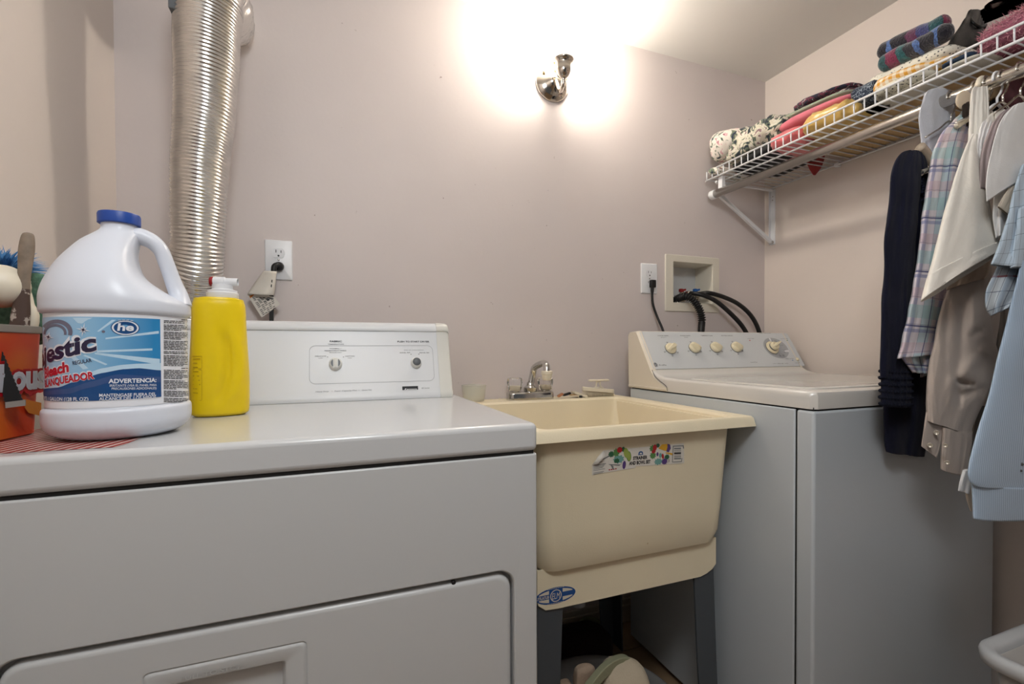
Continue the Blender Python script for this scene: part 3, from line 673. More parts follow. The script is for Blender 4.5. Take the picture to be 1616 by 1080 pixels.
# soap crumbs
mb = MB()
for i in range(26):
    p = W(random.uniform(762, 800), random.uniform(627.5, 630), Z=sZ+.001); r_ = random.uniform(.001, .0028)
    mb.lathe([(r_*.4, 0), (r_, r_*.4), (r_*.5, r_)], (p.x, min(p.y, 1.50), sZ), n=6)
tag(mb.build('soap_crumbs', mat('dried_soap', srgb(238, 228, 198), .7)), 'crumbs of dried soap on the sink ledge beside the cup', 'soap', kind='stuff')
# scrub brush (long, standing bristles down on ledge) and a nail brush half under it
by = 1.455
a = W(919.5, 611, Y=by); b = W(968, 615, Y=by)
br = thing('scrub_brush', 'ivory plastic scrub brush with loop handle, bristles down on sink ledge', 'brush', ((a.x+b.x)/2, by, sZ))
mb = MB(); zt = a.z
def slant(x): return a.z+(b.z-a.z)*(x-a.x)/(b.x-a.x)
R = []
for i in range(13):
    t = i/12; x = a.x+(b.x-a.x)*t; w_ = .014*math.sqrt(max(.1, 1-(2*t-1)**6))
    R.append([(x, by-w_, slant(x)-.012), (x, by+w_, slant(x)-.012), (x, by+w_, slant(x)-.001), (x, by+w_*.7, slant(x)+.001), (x, by-w_*.7, slant(x)+.001), (x, by-w_, slant(x)-.001)])
mb.rings(R, 0, True, True, True); mb.build('brush_back', M['brushw'], br, smooth=True, angle=40)
mb = MB(); g0 = W(929.5, 599.5, Y=by); g1 = W(959.5, 601, Y=by); gm = (a.x+b.x)/2
mb.box(g0.x, g1.x, by-.009, by+.009, g0.z-.0065, g0.z); mb.build('grip', M['brushw'], br, bevel=.0025)
mb = MB()
for sg in (-1, 1):
    mb.tube(crom([(gm+sg*.006, by, g0.z-.004), (gm+sg*.007, by, g0.z-.012), (gm+sg*.010, by, slant(gm)+.006), (gm+sg*.020, by, slant(gm)-.001)], 5), .0032, 8)
mb.box(gm-.007, gm+.007, by-.003, by+.003, g0.z-.010, g0.z-.003); mb.box(gm-.012, gm+.012, by-.003, by+.003, slant(gm)-.002, slant(gm)+.005); mb.build('neck', M['brushw'], br)
mb = MB()
for i in range(24):
    for j in range(5):
        x = a.x+.004+(b.x-a.x-.008)*i/23; y = by-.010+.005*j; z0_ = slant(x)-.011
        mb.tube([(x, y, z0_), (x+random.uniform(-.0015, .0015), y+random.uniform(-.001, .001), max(sZ+.0005, z0_-.022))], .0009, 4)
mb.build('bristles', mat('ivory_bristle', srgb(225, 212, 188), .6), br)['kind'] = 'stuff'
nb = thing('nail_brush', 'small ivory brush lying tilted under the scrub brush on ledge', 'brush', (W(912, 620, Y=1.47).x, 1.47, sZ))
mb = MB(); a2 = W(905, 617.5, Y=1.448); b2_ = W(926, 624.5, Y=1.448); R = []
for t in (0, .1, .5, .9, 1):
    x = a2.x+(b2_.x-a2.x)*t; z = a2.z+(b2_.z-a2.z)*t; k = .85 if t in (0, 1) else 1
    R.append([(x, 1.44, z-.009*k), (x, 1.468, z-.009*k), (x, 1.468, z), (x, 1.44, z)])
mb.rings(R, 0, True, True, True); mb.build('brush_back', M['brushw'], nb, smooth=False, bevel=.001)
mb = MB(); mb.box(a2.x+.006, b2_.x, 1.442, 1.466, sZ, b2_.z-.006); mb.build('bristles', M['brushw'], nb, smooth=False)
# clothes peg, black clip
pg = thing('tan_clip', 'small tan and black clip lying on the sink ledge right of faucet', 'clip', (W(884, 625, Y=1.46).x, 1.46, sZ))
def slab(name, u0, v0, u1, v1, Y, m, par, d=.012, t=.0035, bev=.0008):
    p, q = W(u0, v0, Y=Y), W(u1, v1, Y=Y); n_ = Vector((-(q.z-p.z), 0, q.x-p.x)).normalized()*t; mb = MB()
    mb.rings([[tuple(x+Vector((0, s_, 0))) for x in (p-n_, q-n_, q+n_, p+n_)] for s_ in (-d/2, d/2)], 0, True, True, True)
    return mb.build(name, m, par, smooth=False, bevel=bev)
tan = mat('tan_plastic', srgb(176, 118, 84), .5)
slab('jaw', 880.5, 626, 888, 621.5, 1.45, tan, pg); slab('spring', 889, 624, 900, 620.5, 1.45, M['black'], pg); slab('jaw', 899, 623.5, 912, 623, 1.45, mat('light_tan', srgb(190, 156, 110)), pg, t=.002)
lid_ = thing('rubber_stopper', 'tiny black stopper lying on the ledge before the scrub brush', 'stopper', (W(916, 624, Y=1.44).x, 1.44, sZ))
p = W(916.5, 624.5, Y=1.44); mb = MB(); mb.lathe([(.006, 0), (.0065, .003), (.005, .007), (.002, .008)], (p.x, 1.44, sZ), n=16); mb.build('plug', M['black'], lid_)

# ================================================================ outlets and cords
def outlet(name, label, u0, v0, u1, v1):
    p, q = W(u0, v0, Y=D), W(u1, v1, Y=D); cx, cz = (p.x+q.x)/2, (p.z+q.z)/2; w_, h_ = q.x-p.x, p.z-q.z
    t = thing(name, label, 'outlet', (cx, D, cz), None)
    mb = MB(); R = lambda k, y: [(a, y, b) for a, b in rr(cx, cz, w_-k, h_-k, .003, 4)]
    mb.rings([R(0, D), R(0, D-.002), R(.004, D-.0055), R(.006, D-.006)], 0, True, True, True); mb.build('plate', M['white_p'], t, smooth=True, angle=30)
    for s_ in (1, -1):
        zc = cz+s_*.0195; mb = MB()
        cap_ = []
        for i in range(32):
            k = 2*math.pi*i/32; cap_.append((cx+.0172*math.cos(k), zc+max(-.0135, min(.0135, .0172*math.sin(k)))))
        mb.rings([[(a, D-.0055, b) for a, b in cap_], [(a, D-.0075, b) for a, b in cap_]], 0, True, True, True)
        r0 = mb.build('receptacle', M['white_p'], t, smooth=False)
        mb = MB()
        for dx, hh_ in ((-.0065, .0085), (.0065, .007)): mb.box(cx+dx-.0009, cx+dx+.0009, D-.0078, D-.0072, zc+.001, zc+.001+hh_)
        mb.lathe([(.0026, 0), (.0026, .0005)], (cx, D-.0073, zc-.0075), (0, -1, 0), n=12); mb.build('slots', M['black'], r0, smooth=False)
    mb = MB(); mb.lathe([(.003, 0), (.0025, .0012), (0, .0015)], (cx, D-.006, cz), (0, -1, 0), n=12); mb.build('screw', M['chrome'], t)
    return cx, cz
o1 = outlet('wall_outlet', 'white duplex wall outlet above the dryer console, tagged cord plugged in', 417.5, 378, 462, 443.5)
o2 = outlet('wall_outlet', 'white duplex wall outlet beside the recessed water supply box', 1011, 415.5, 1036, 464.5)
# dryer cord with warning tag
dc = thing('power_cord', 'black dryer power cord with angled plug and folded paper warning tag', 'cord', (o1[0], D-.02, o1[1]-.02))
zc = o1[1]-.0195; mb = MB()
mb.lathe([(.013, 0), (.0135, .004), (.012, .012), (.009, .016)], (o1[0]+.001, D-.008, zc), (0, -1, 0), n=24)
mb.tube(crom([(o1[0]+.002, D-.018, zc), (o1[0]-.004, D-.028, zc+.001), (o1[0]-.009, D-.034, zc-.006), (o1[0]-.010, D-.036, zc-.022)], 5), .0075, 12); mb.build('plug', M['rubber'], dc)
mb = MB(); pb = W(428.5, 505, Y=1.485)
RR = []
for p in crom([(o1[0]-.010, D-.036, zc-.015), (pb.x+.002, D-.036, zc-.05), (pb.x, D-.036, pb.z), (pb.x, D-.045, pb.z-.15)], 6):
    RR.append([(p[0]+a, p[1]+b, p[2]) for a, b in ((-.0055, -.002), (.0055, -.002), (.0055, .002), (-.0055, .002))])
mb.rings(RR, 0, True, True, True); mb.build('cable', M['rubber'], dc, bevel=.001)
# tag: a sheet folded round the cable, printed back corner showing
yt = D-.042
def TQ(u, v, Y=yt): return W(380+u/6.75, 360+v/6.75, Y=Y)
mb = MB(); rows = 8; A = [(243, 455), (180, 540), (110, 640), (68, 705)]; B = [(383, 462), (372, 560), (362, 650), (355, 720)]
A = crom([(a, b, 0) for a, b in A], 3); B = crom([(a, b, 0) for a, b in B], 3); vs = []; nn = 10
for (a, b) in zip(A, B):
    for j in range(nn+1):
        t = j/nn; p = TQ(a[0]+(b[0]-a[0])*t, a[1]+(b[1]-a[1])*t, yt-.012*math.sin(math.pi*t)*(1)-.002*math.sin(t*9+a[1]*.02)); vs.append(p)
m_ = len(A); mb.add(vs, [(i*(nn+1)+j, i*(nn+1)+j+1, (i+1)*(nn+1)+j+1, (i+1)*(nn+1)+j) for i in range(m_-1) for j in range(nn)]); tg = mb.build('tag', M['paper'], dc, solid=.0004)
mb = MB(); back = [(90, 690), (360, 735), (418, 812), (222, 955), (68, 712)]
mb.add([TQ(*p, yt+.004) for p in back], [tuple(range(5))]); tb = mb.build('tag_back', M['paper'], dc, smooth=False, solid=.0004)
mb = MB()
for k in range(13):
    t = k/13; a0 = (100+130*t*.95, 735+205*t); L_ = 250-60*abs(t-.35)-40*t
    d = (math.cos(math.radians(-36)), math.sin(math.radians(-36)))
    e = (a0[0]+14+d[0]*L_*.98, a0[1]+d[1]*L_*.75); e = (min(e[0], 395), max(e[1], 740)); seg = 5
    for q in range(seg):
        if (q*7+k) % 5 == 3: continue
        f0, f1 = q/seg+.02, (q+.86)/seg; s0_ = (a0[0]+14+(e[0]-a0[0]-14)*f0, a0[1]+(e[1]-a0[1])*f0); s1_ = (a0[0]+14+(e[0]-a0[0]-14)*f1, a0[1]+(e[1]-a0[1])*f1)
        mb.add([TQ(*s0_, yt+.0034), TQ(*s1_, yt+.0034), TQ(s1_[0]+3, s1_[1]+6, yt+.0034), TQ(s0_[0]+3, s0_[1]+6, yt+.0034)], [(3, 2, 1, 0)])
mb.build('fine_print', M['black'], tb, smooth=False)
mb = MB(); p = [(90, 722), (150, 702), (120, 735), (100, 750)]; mb.add([TQ(*q, yt+.0032) for q in p], [(3, 2, 1, 0)]); mb.build('orange_print', mat('orange_warning', srgb(190, 110, 40)), tb, smooth=False)
mb = MB()
for q in ((328, 550), (322, 600)):
    mb.add([TQ(*q, yt-.0105), TQ(q[0]+10, q[1]+2, yt-.0105), TQ(q[0]+8, q[1]+34, yt-.0105), TQ(q[0]-4, q[1]+26, yt-.0105)], [(3, 2, 1, 0)])
mb.build('ink_marks', M['black'], tg, smooth=False)
# washer cord
wcd = thing('power_cord', 'thin black washing machine cord plugged in beside the supply box', 'cord', (o2[0], D-.02, o2[1]-.02))
zc = o2[1]-.0195; mb = MB(); mb.box(o2[0]-.004, o2[0]+.018, D-.024, D-.0078, zc-.016, zc+.013); mb.build('plug', M['rubber'], wcd, bevel=.003, seg=3)
mb = MB(); pts = [(o2[0]+.004, D-.017, zc-.012), tuple(W(1030, 478, Y=D-.02)), tuple(W(1037, 500, Y=D-.03)), tuple(W(1046, 521, Y=D-.05)), tuple(W(1052, 545, Y=D-.075))]
mb.tube(crom(pts, 6), .0048, 10, rf=lambda t: .0062 if t < .12 else .0046); mb.build('cable', M['rubber'], wcd)

# ================================================================ recessed supply box, valves, hoses
sb = thing('supply_box', 'recessed white washing machine water supply box in the back wall', 'box', ((hx0+hx1)/2, D, (hz0+hz1)/2))
p, q = W(1049, 401, Y=D), W(1133.5, 492, Y=D); p2 = W(1049, 491.5, Y=D)
Z1 = W(1049, 401, Y=D).z; Z0_ = p2.z; bd = .092
mb = MB(); ccx, ccz = (p.x+q.x)/2, (Z1+Z0_)/2; fw, fh = q.x-p.x, Z1-Z0_
icx, icz, iw, ih = (hx0+hx1)/2, (hz0+hz1)/2, hx1-hx0, hz1-hz0
fR = lambda cx, cz, w_, h_, r_, y: [(a, y, b) for a, b in rr(cx, cz, w_, h_, r_, 4)]
mb.rings([fR(ccx, ccz, fw, fh, .004, D), fR(ccx, ccz, fw, fh, .004, D-.003), fR(ccx, ccz, fw-.004, fh-.004, .003, D-.006), fR(icx, icz, iw+.001, ih+.001, .003, D-.006), fR(icx, icz, iw-.002, ih-.002, .002, D-.003),
          fR(icx, icz, iw-.004, ih-.004, .002, D+bd)], 0, True, False, False)
mb.build('frame', mat('box_frame_plastic', srgb(218, 212, 198), .45), sb, smooth=True, angle=30)
mb = MB(); mb.box(hx0, hx1, D+bd, D+bd+.004, hz0, hz1); mb.build('back_panel', mat('box_inner_plastic', srgb(205, 206, 206), .5), sb, smooth=False)
for (u, v, mm, lb) in ((1077, 459, M['red_p'], 'red valve handle'), (1099, 459, M['blue_p'], 'blue valve handle')):
    y = D+.05; c = W(u, v, Y=y); mb = MB(); mb.lathe([(.010, -.045), (.010, -.02), (.013, -.018), (.013, -.008), (.006, -.006), (.006, .004)], c, n=16); vb = mb.build('valve', M['nickel'], sb)
    mb = MB(); R = []
    for t, h_, z_ in ((-1, .007, .001), (-.8, .009, .0015), (-.2, .009, .001), (.1, .0055, .002), (.7, .0055, .004), (1, .0045, .005)):
        R.append([(c.x+t*.0145, y-.006, c.z-h_*.8+z_), (c.x+t*.0145, y+.006, c.z-h_*.8+z_), (c.x+t*.0145, y+.006, c.z+h_*.7+z_), (c.x+t*.0145, y-.006, c.z+h_*.7+z_)])
    mb.rings(R, 0, True, True, True); o = mb.build('valve_handle', mm, sb, smooth=False, bevel=.001); o['label'] = lb
# corrugated drain hose
dh = thing('drain_hose', 'black corrugated drain hose curving from supply box down behind washer', 'hose', tuple(W(1108, 520, Y=1.46)))
path = crom([tuple(W(1056, 475, Y=D+.035)), tuple(W(1068, 472, Y=D+.02)), tuple(W(1082, 468, Y=D-.02)), tuple(W(1094, 474, Y=D-.042)), tuple(W(1103, 487, Y=D-.05)), tuple(W(1107.5, 503, Y=D-.055)), tuple(W(1106.5, 523, Y=D-.06)), tuple(W(1105, 560, Y=D-.065))], 30)
mb = MB(); arc = 0; pv = Vector(path[0]); rad = []
for p in path:
    arc += (Vector(p)-pv).length; pv = Vector(p); rad.append(arc)
tot = rad[-1]
def rfh(t):
    s_ = rad[int(round(t*(len(path)-1)))]; z = path[int(round(t*(len(path)-1)))][2]
    fine = z < W(1107, 508, Y=D-.055).z
    per = .0042 if fine else .0088
    return .0128+(.0014 if fine else .0032)*math.cos(2*math.pi*s_/per)
mb.tube(path, .014, 20, rf=rfh); mb.build('corrugated_pipe', M['rubber'], dh, smooth=True)
for lab, pts in (('black water supply hose nearer the drain hose, dropping behind washer', [(1085, 464, D+.03), (1096, 463.5, D-.015), (1112, 467, D-.04), (1132, 477, D-.05), (1155, 497, D-.055), (1172, 516, D-.06), (1182, 535, D-.065), (1190, 560, D-.07)]),
                 ('black water supply hose furthest right, arching over towards the corner', [(1101, 466, D+.04), (1108, 463.5, D+.0), (1120, 463, D-.022), (1142, 469, D-.033), (1165, 480, D-.04), (1184, 497, D-.045), (1196, 518, D-.05), (1203, 545, D-.055)])):
    t = thing('supply_hose', lab, 'hose', tuple(W(pts[3][0], pts[3][1], Y=pts[3][2])), 'water supply hoses behind the washer')
    mb = MB(); mb.tube(crom([tuple(W(a, b, Y=c)) for a, b, c in pts], 7), .0088, 14); mb.build('hose_tube', M['rubber'], t)
    mb = MB(); a, b = W(*pts[0][:2], Y=pts[0][2]), W(*pts[1][:2], Y=pts[1][2]); mb.tube([tuple(a+(b-a)*-.1), tuple(a+(b-a)*.45)], .0112, 14); mb.build('coupling', M['nickel'], t)

# ================================================================ wall sconce
sc0 = W(871, 133, Y=D); wsc = thing('wall_sconce', 'polished nickel wall sconce with bright bare bulb above the sink', 'lamp', (sc0.x, D, sc0.z))
mb = MB(); R_ = .0635
mb.lathe([(R_, 0), (R_, .004), (R_*.97, .008), (R_*.84, .012), (R_*.80, .015), (R_*.74, .017), (R_*.50, .022), (R_*.42, .028), (R_*.26, .034), (R_*.12, .037), (0, .038)], (sc0.x, D, sc0.z), (0, -1, 0), n=56); mb.build('backplate', M['nickel'], wsc)
nutm = mat('brass_nut', (.75, .6, .38, 1), .25, metal=1.)
for a in (150, 20, 80):
    mb = MB(); k = math.radians(a); mb.lathe([(.0035, 0), (.0038, .004), (.0055, .006), (.0055, .009), (.003, .012), (0, .0125)], (sc0.x+R_*.74*math.cos(k), D-.013, sc0.z+R_*.74*math.sin(k)), (0, -1, 0), n=16); mb.build('mounting_nut', nutm, wsc)
cb = W(888, 128, Y=D-.095); mb = MB(); ct_ = W(889, 125, Y=D-.092)
mb.tube(crom([(sc0.x, D-.03, sc0.z), (sc0.x, D-.06, ct_.z-.022), (ct_.x, D-.085, ct_.z-.022), (ct_.x, ct_.y, ct_.z-.004)], 7), .0065, 14); mb.build('arm', M['nickel'], wsc)
mb = MB(); mb.lathe([(r_*1.15, z_*1.12) for r_, z_ in ((.004, -.006), (.007, -.003), (.006, 0), (.010, .003), (.017, .010), (.0215, .020), (.0225, .032), (.0222, .040), (.023, .042), (.0225, .045), (.026, .048), (.030, .052), (.031, .057), (.029, .060), (.0265, .0605), (.0262, .052))], ct_, n=40)
mb.build('socket_cup', M['nickel'], wsc)
mb = MB(); mb.lathe([(.015, .056), (.017, .074), (.025, .084), (.038, .102), (.042, .120), (.038, .139), (.025, .154), (.010, .161), (0, .162)], ct_, n=32); mb.build('bulb', M['frost'], wsc)

# ================================================================ dryer vent duct
dd = thing('vent_duct', 'flexible corrugated aluminium dryer vent duct rising behind the dryer', 'duct', tuple(W(308, 480, Y=1.44)))
dk = [(306, 510, 1.425), (308, 475, 1.40), (310, 435, 1.355), (312, 395, 1.335), (313, 345, 1.325), (314.5, 290, 1.32), (318, 235, 1.32), (323, 180, 1.315), (325.5, 120, 1.31), (326.5, 65, 1.31), (329, 20, 1.31), (330, 0, 1.31)]
path = [tuple(W(a, b, Y=c)) for a, b, c in dk]
pth = crom(path, 60); rad = []; arc = 0; pv = Vector(pth[0])
for p in pth: arc += (Vector(p)-pv).length; pv = Vector(p); rad.append(arc)
n_ = 40; mb = MB(); RR = []; nnv = Vector((1, 0, 0)); per = .0082
Pp = [Vector(p) for p in pth]
for i, p in enumerate(Pp):
    a = Pp[max(0, i-1)]; b = Pp[min(len(Pp)-1, i+1)]; t = (b-a).normalized(); nnv = (nnv-t*nnv.dot(t)).normalized(); q = t.cross(nnv); ring = []
    for j in range(n_):
        k = 2*math.pi*j/n_
        s_ = rad[i]+.0011*math.sin(k*2+rad[i]*30)+per*k/(2*math.pi)
        r_ = .0555+.0135*max(0, min(1, (p.z-H-.28)/.50))**1.1+.0014*math.cos(2*math.pi*s_/per)+.0016*noise.noise(Vector((math.cos(k)*1.5, math.sin(k)*1.5, rad[i]*14)))
        ring.append(p+(nnv*math.cos(k)+q*math.sin(k))*r_)
    RR.append(ring)
mb.rings(RR, 0, True, True, True); mb.build('flexible_pipe', M['duct'], dd, smooth=True)
tpp = Pp[-1]; mb = MB()
ep = crom([tuple(Pp[-40]), tuple(tpp+Vector((0, .0, .035))), (tpp.x+.003, tpp.y+.045, tpp.z+.066), (tpp.x+.010, tpp.y+.105, tpp.z+.056), (W(354, 22, Y=1.46).x, 1.46, W(354, 26, Y=1.46).z), (W(356, 30, Y=D).x, D+.002, W(356, 32, Y=D).z)], 14)
RR = []; nnv = Vector((1, 0, 0)); Ep = [Vector(p) for p in ep]
for i, p in enumerate(Ep):
    a = Ep[max(0, i-1)]; b = Ep[min(len(Ep)-1, i+1)]; t = (b-a).normalized(); nnv = (nnv-t*nnv.dot(t)).normalized(); q = t.cross(nnv)
    RR.append([p+(nnv*math.cos(k)+q*math.sin(k))*(.069+.005*noise.noise(Vector((math.cos(k)*3, math.sin(k)*3, i*.35)))) for k in [2*math.pi*j/36 for j in range(36)]])
mb.rings(RR, 0, True, True, True); mb.build('taped_elbow', M['foil'], dd)
mb = MB(); t = (Pp[-1]-Pp[-60]).normalized(); mb.lathe([(.0695, 0), (.0715, .001), (.0715, .011), (.0695, .012)], Pp[-50], t, n=40); cl = mb.build('clamp', M['chrome'], dd)
mb = MB(); p = W(277, 8, Y=1.28); mb.box(p.x-.012, p.x+.008, 1.27, 1.295, p.z-.014, p.z+.012); mb.build('clamp_screw', M['knob_grey'], dd, bevel=.002)

# ================================================================ bleach jug
jc = Vector((-.290, .866, dZt)); jr = .0868
jug = thing('bleach_jug', 'white gallon bleach jug with blue cap and handle on the dryer', 'bottle', tuple(jc))
vd = Vector((jc.x, jc.y, 0)).normalized(); vr = Vector((vd.y, -vd.x, 0))      # towards / across the line of sight
def jz(v): return W(184, v, Y=jc.y).z
hd = math.radians(8)                                   # the jug's long side turned a little
ja = vr*math.cos(hd)-vd*math.sin(hd); jb = vr*math.sin(hd)+vd*math.cos(hd)
zl = [dZt+.0005, dZt+.003, dZt+.010, dZt+.022, dZt+.034, dZt+.041, dZt+.045, dZt+.050, dZt+.1195+.0, dZt+.171, dZt+.176, dZt+.181, dZt+.190, dZt+.205]
def jring(z, cx, a, b, n=64, dent=0.):
    out = []
    for j in range(n):
        k = 2*math.pi*j/n; ca, sa = math.cos(k), math.sin(k)
        q = 1.0
        if dent and ca > 0: q = 1-dent*ca**3
        out.append(jc+Vector((0, 0, z-dZt))+ja*(cx+a*ca*q)+jb*(b*sa))
    return out
zs = jz(497)
prof = [(.0005, 0, .060, .060), (.003, 0, .068, .068), (.009, 0, .0785, .0785), (.020, 0, .0858, .0855), (.034, 0, .0868, .0862), (.041, 0, .0860, .0855), (.0445, 0, .0825, .0825), (.049, 0, .0815, .0815),
        (.168, 0, .0815, .0815), (.1715, 0, .0825, .0825), (.1755, 0, .0868, .0862), (.186, 0, .0872, .0864), (.197, -.001, .0862, .085), (.212, -.003, .081, .080), (.228, -.006, .0715, .072), (.245, -.007, .062, .061),
        (.262, -.007, .050, .048), (.278, -.005, .0385, .036), (.290, -.001, .0275, .026), (.296, .0005, .0225, .0225), (.301, .001, .0215, .0215), (.309, .001, .0215, .0215)]
prof = [(z*1.015, c, a, b) for z, c, a, b in prof]
mb = MB(); rs = []
fine = crom([tuple(p) for p in prof], 3)
NJ = 64
for (z, c, a, b) in fine:
    zz = z/1.015; d = 0.
    if .192 < zz < .29: d = .80*math.sin(math.pi*(zz-.192)/.098)**.8 * .62
    ring = []
    for j in range(NJ):
        k = 2*math.pi*j/NJ; ca, sa = math.cos(k), math.sin(k)
        x = c+a*ca; y = b*sa
        if d and ca > .1: x -= a*d*((ca-.1)/.9)**1.2; y *= 1-.0*d
        ring.append(jc+Vector((0, 0, z))+ja*x+jb*y)
    rs.append(ring)
mb.rings(rs, 0, True, True, True); jb_ = mb.build('body', M['jug'], jug, smooth=True)
# handle: tapering grip from the neck down to the shoulder
hp = [(.012, .292, .013, .014), (.026, .291, .0125, .014), (.040, .285, .0115, .013), (.0505, .272, .0105, .0125), (.058, .250, .0105, .0125), (.0655, .225, .0110, .013), (.0715, .206, .013, .017), (.0715, .192, .018, .028)]
mb = MB(); RR = []; H2 = crom(hp, 6)
for i, (x, z, r1, r2) in enumerate(H2):
    a = H2[max(0, i-1)]; b = H2[min(len(H2)-1, i+1)]; t = Vector((b[0]-a[0], 0, b[1]-a[1])).normalized(); nx_, nz_ = -t.z, t.x
    RR.append([jc+ja*(x+nx_*r1*math.cos(k))+Vector((0, 0, z*1.015+nz_*r1*math.cos(k)))+jb*(r2*math.sin(k)) for k in [2*math.pi*j/24 for j in range(24)]])
mb.rings(RR, 0, True, True, True); mb.build('handle', M['jug'], jug, smooth=True)
mb = MB(); mb.lathe([(.0242, 0), (.0255, .001), (.0255, .0135), (.0245, .016), (.020, .0168), (.019, .0155), (0, .0155)], jc+ja*.001+Vector((0, 0, .3095)), n=64); cap_ = mb.build('cap', M['blue_cap'], jug, smooth=True, angle=50)
# label printed round the cylinder
lr = .0815
def cyl(u, v, r_=lr):
    d = ray(u, v); A_ = d.x**2+d.y**2; B_ = -2*(d.x*jc.x+d.y*jc.y); C_ = jc.x**2+jc.y**2-r_**2
    disc = max(0, B_*B_-4*A_*C_); t = (-B_-math.sqrt(disc))/(2*A_); p = d*t
    e = Vector((p.x-jc.x, p.y-jc.y, 0)); return r_*math.atan2(e.dot(vr), -e.dot(vd)), p.z+H
def lm(s_, z, l=0.):
    k = s_/lr; r_ = lr+.0007+l; return Vector((jc.x, jc.y, 0))+vr*(r_*math.sin(k))-vd*(r_*math.cos(k))+Vector((0, 0, z))
LQ = lambda u, v: cyl(60+u/6., 480+v/6.)
def lpoly(pts, m, l):      # subdivided so that it follows the curve: strip between top and bottom edges
    mb.add([lm(a, b, l) for a, b in pts], [tuple(range(len(pts)))], m)
s_r = cyl(253, 560)[0]; s_l = cyl(70, 560)[0]-.02; zt_ = cyl(180, 501)[1]; zb_ = cyl(180, 631.5)[1]
s_rr = cyl(303, 560)[0]+.012
jm = [mat('label_white', srgb(232, 234, 240), .35), mat('label_sky', srgb(150, 196, 226), .35), mat('label_navy', srgb(24, 74, 130), .35), mat('label_dark', srgb(40, 34, 66), .35), mat('label_red', srgb(190, 24, 48), .35), mat('label_pale', srgb(190, 218, 238), .35), mat('label_blue', srgb(48, 140, 196), .35), mat('label_grey', srgb(112, 110, 128), .35), M['black'], mat('label_mid_navy', srgb(58, 84, 134), .35)]
# the blue of the label runs from pale on the left to clear blue on the right (printed gradient)
tn = NT('label_gradient'); tn.b.inputs['Roughness'].default_value = .35
at = tn.node('ShaderNodeAttribute', attribute_name='grad'); cr = tn.node('ShaderNodeValToRGB')
cr.color_ramp.elements[0].color = srgb(186, 208, 230); cr.color_ramp.elements[1].color = srgb(38, 132, 190); cr.color_ramp.elements[1].position = .95
e = cr.color_ramp.elements.new(.55); e.color = srgb(140, 188, 222)
tn.link(at.outputs['Fac'], cr.inputs[0]); tn.link(cr.outputs[0], tn.b.inputs['Base Color']); jm.append(tn.mat)
mb = MB(); put_rect(mb, lm, s_l, s_rr+.03, zb_-.010, zt_+.008, 0, -.0003, 60, 1)
put_rect(mb, lm, s_l, s_r, zb_, zt_, 10, .0, 40, 1); nf0 = 61*2
lab = mb.build('label', jm, jug, smooth=True); at_ = lab.data.attributes.new('grad', 'FLOAT', 'POINT')
for i, v in enumerate(lab.data.vertices):
    if i >= nf0: at_.data[i].value = ((i-nf0) % 41)/40
mb = MB()
def band(top, botm, m, l, n=40, sa=None, sb_=None):
    sa = s_l if sa is None else sa; sb_ = s_r if sb_ is None else sb_
    vs = []
    for i in range(n+1):
        s_ = sa+(sb_-sa)*i/n; vs += [lm(s_, botm(i/n), l), lm(s_, top(i/n), l)]
    mb.add(vs, [(2*i, 2*i+2, 2*i+3, 2*i+1) for i in range(n)], m)
def curve(ptsuv):      # z as a function of the arc length, from crop pixels
    P_ = sorted(LQ(*p) for p in ptsuv)
    def fz_(s_):
        for (a, b), (c, d) in zip(P_, P_[1:]):
            if s_ <= c: t = (s_-a)/(c-a); t = max(0, min(1, t)); t = t*t*(3-2*t)*.4+t*.6; return b+(d-b)*t
        return P_[-1][1]
    return fz_
S = lambda f_: (lambda t: max(zb_, min(zt_, f_(s_l+(s_r-s_l)*t))))
top1 = curve([(60, 805), (200, 790), (400, 720), (600, 655), (800, 618), (950, 608), (1150, 628)])
topw = curve([(60, 780), (200, 765), (400, 690), (600, 610), (800, 575), (950, 565), (1150, 560)])
band(S(topw), S(top1), 5, .0001); band(S(top1), lambda t: zb_, 2, .0002)
m1 = curve([(60, 835), (300, 800), (500, 735), (750, 665), (1150, 690)]); m2 = curve([(60, 860), (300, 850), (500, 790), (750, 725), (1150, 740)])
band(S(m1), S(m2), 9, .0003)
for (u0, v0, u1, v1, u2, v2, u3, v3) in ((560, 440, 1080, 420, 1080, 440, 560, 460), (540, 460, 1150, 520, 1150, 575, 540, 475), (640, 320, 1140, 255, 1140, 280, 640, 335), (560, 260, 700, 150, 740, 150, 580, 262), (330, 130, 520, 130, 420, 185, 380, 180), (290, 480, 430, 620, 480, 610, 330, 470), (430, 490, 640, 580, 660, 570, 450, 480)):
    n = 10; vs = []
    for i in range(n+1):
        t = i/n; a = LQ(u0+(u1-u0)*t, v0+(v1-v0)*t); b = LQ(u3+(u2-u3)*t, v3+(v2-v3)*t); vs += [lm(*b, .00015), lm(*a, .00015)]
    mb.add(vs, [(2*i, 2*i+2, 2*i+3, 2*i+1) for i in range(n)], 5)
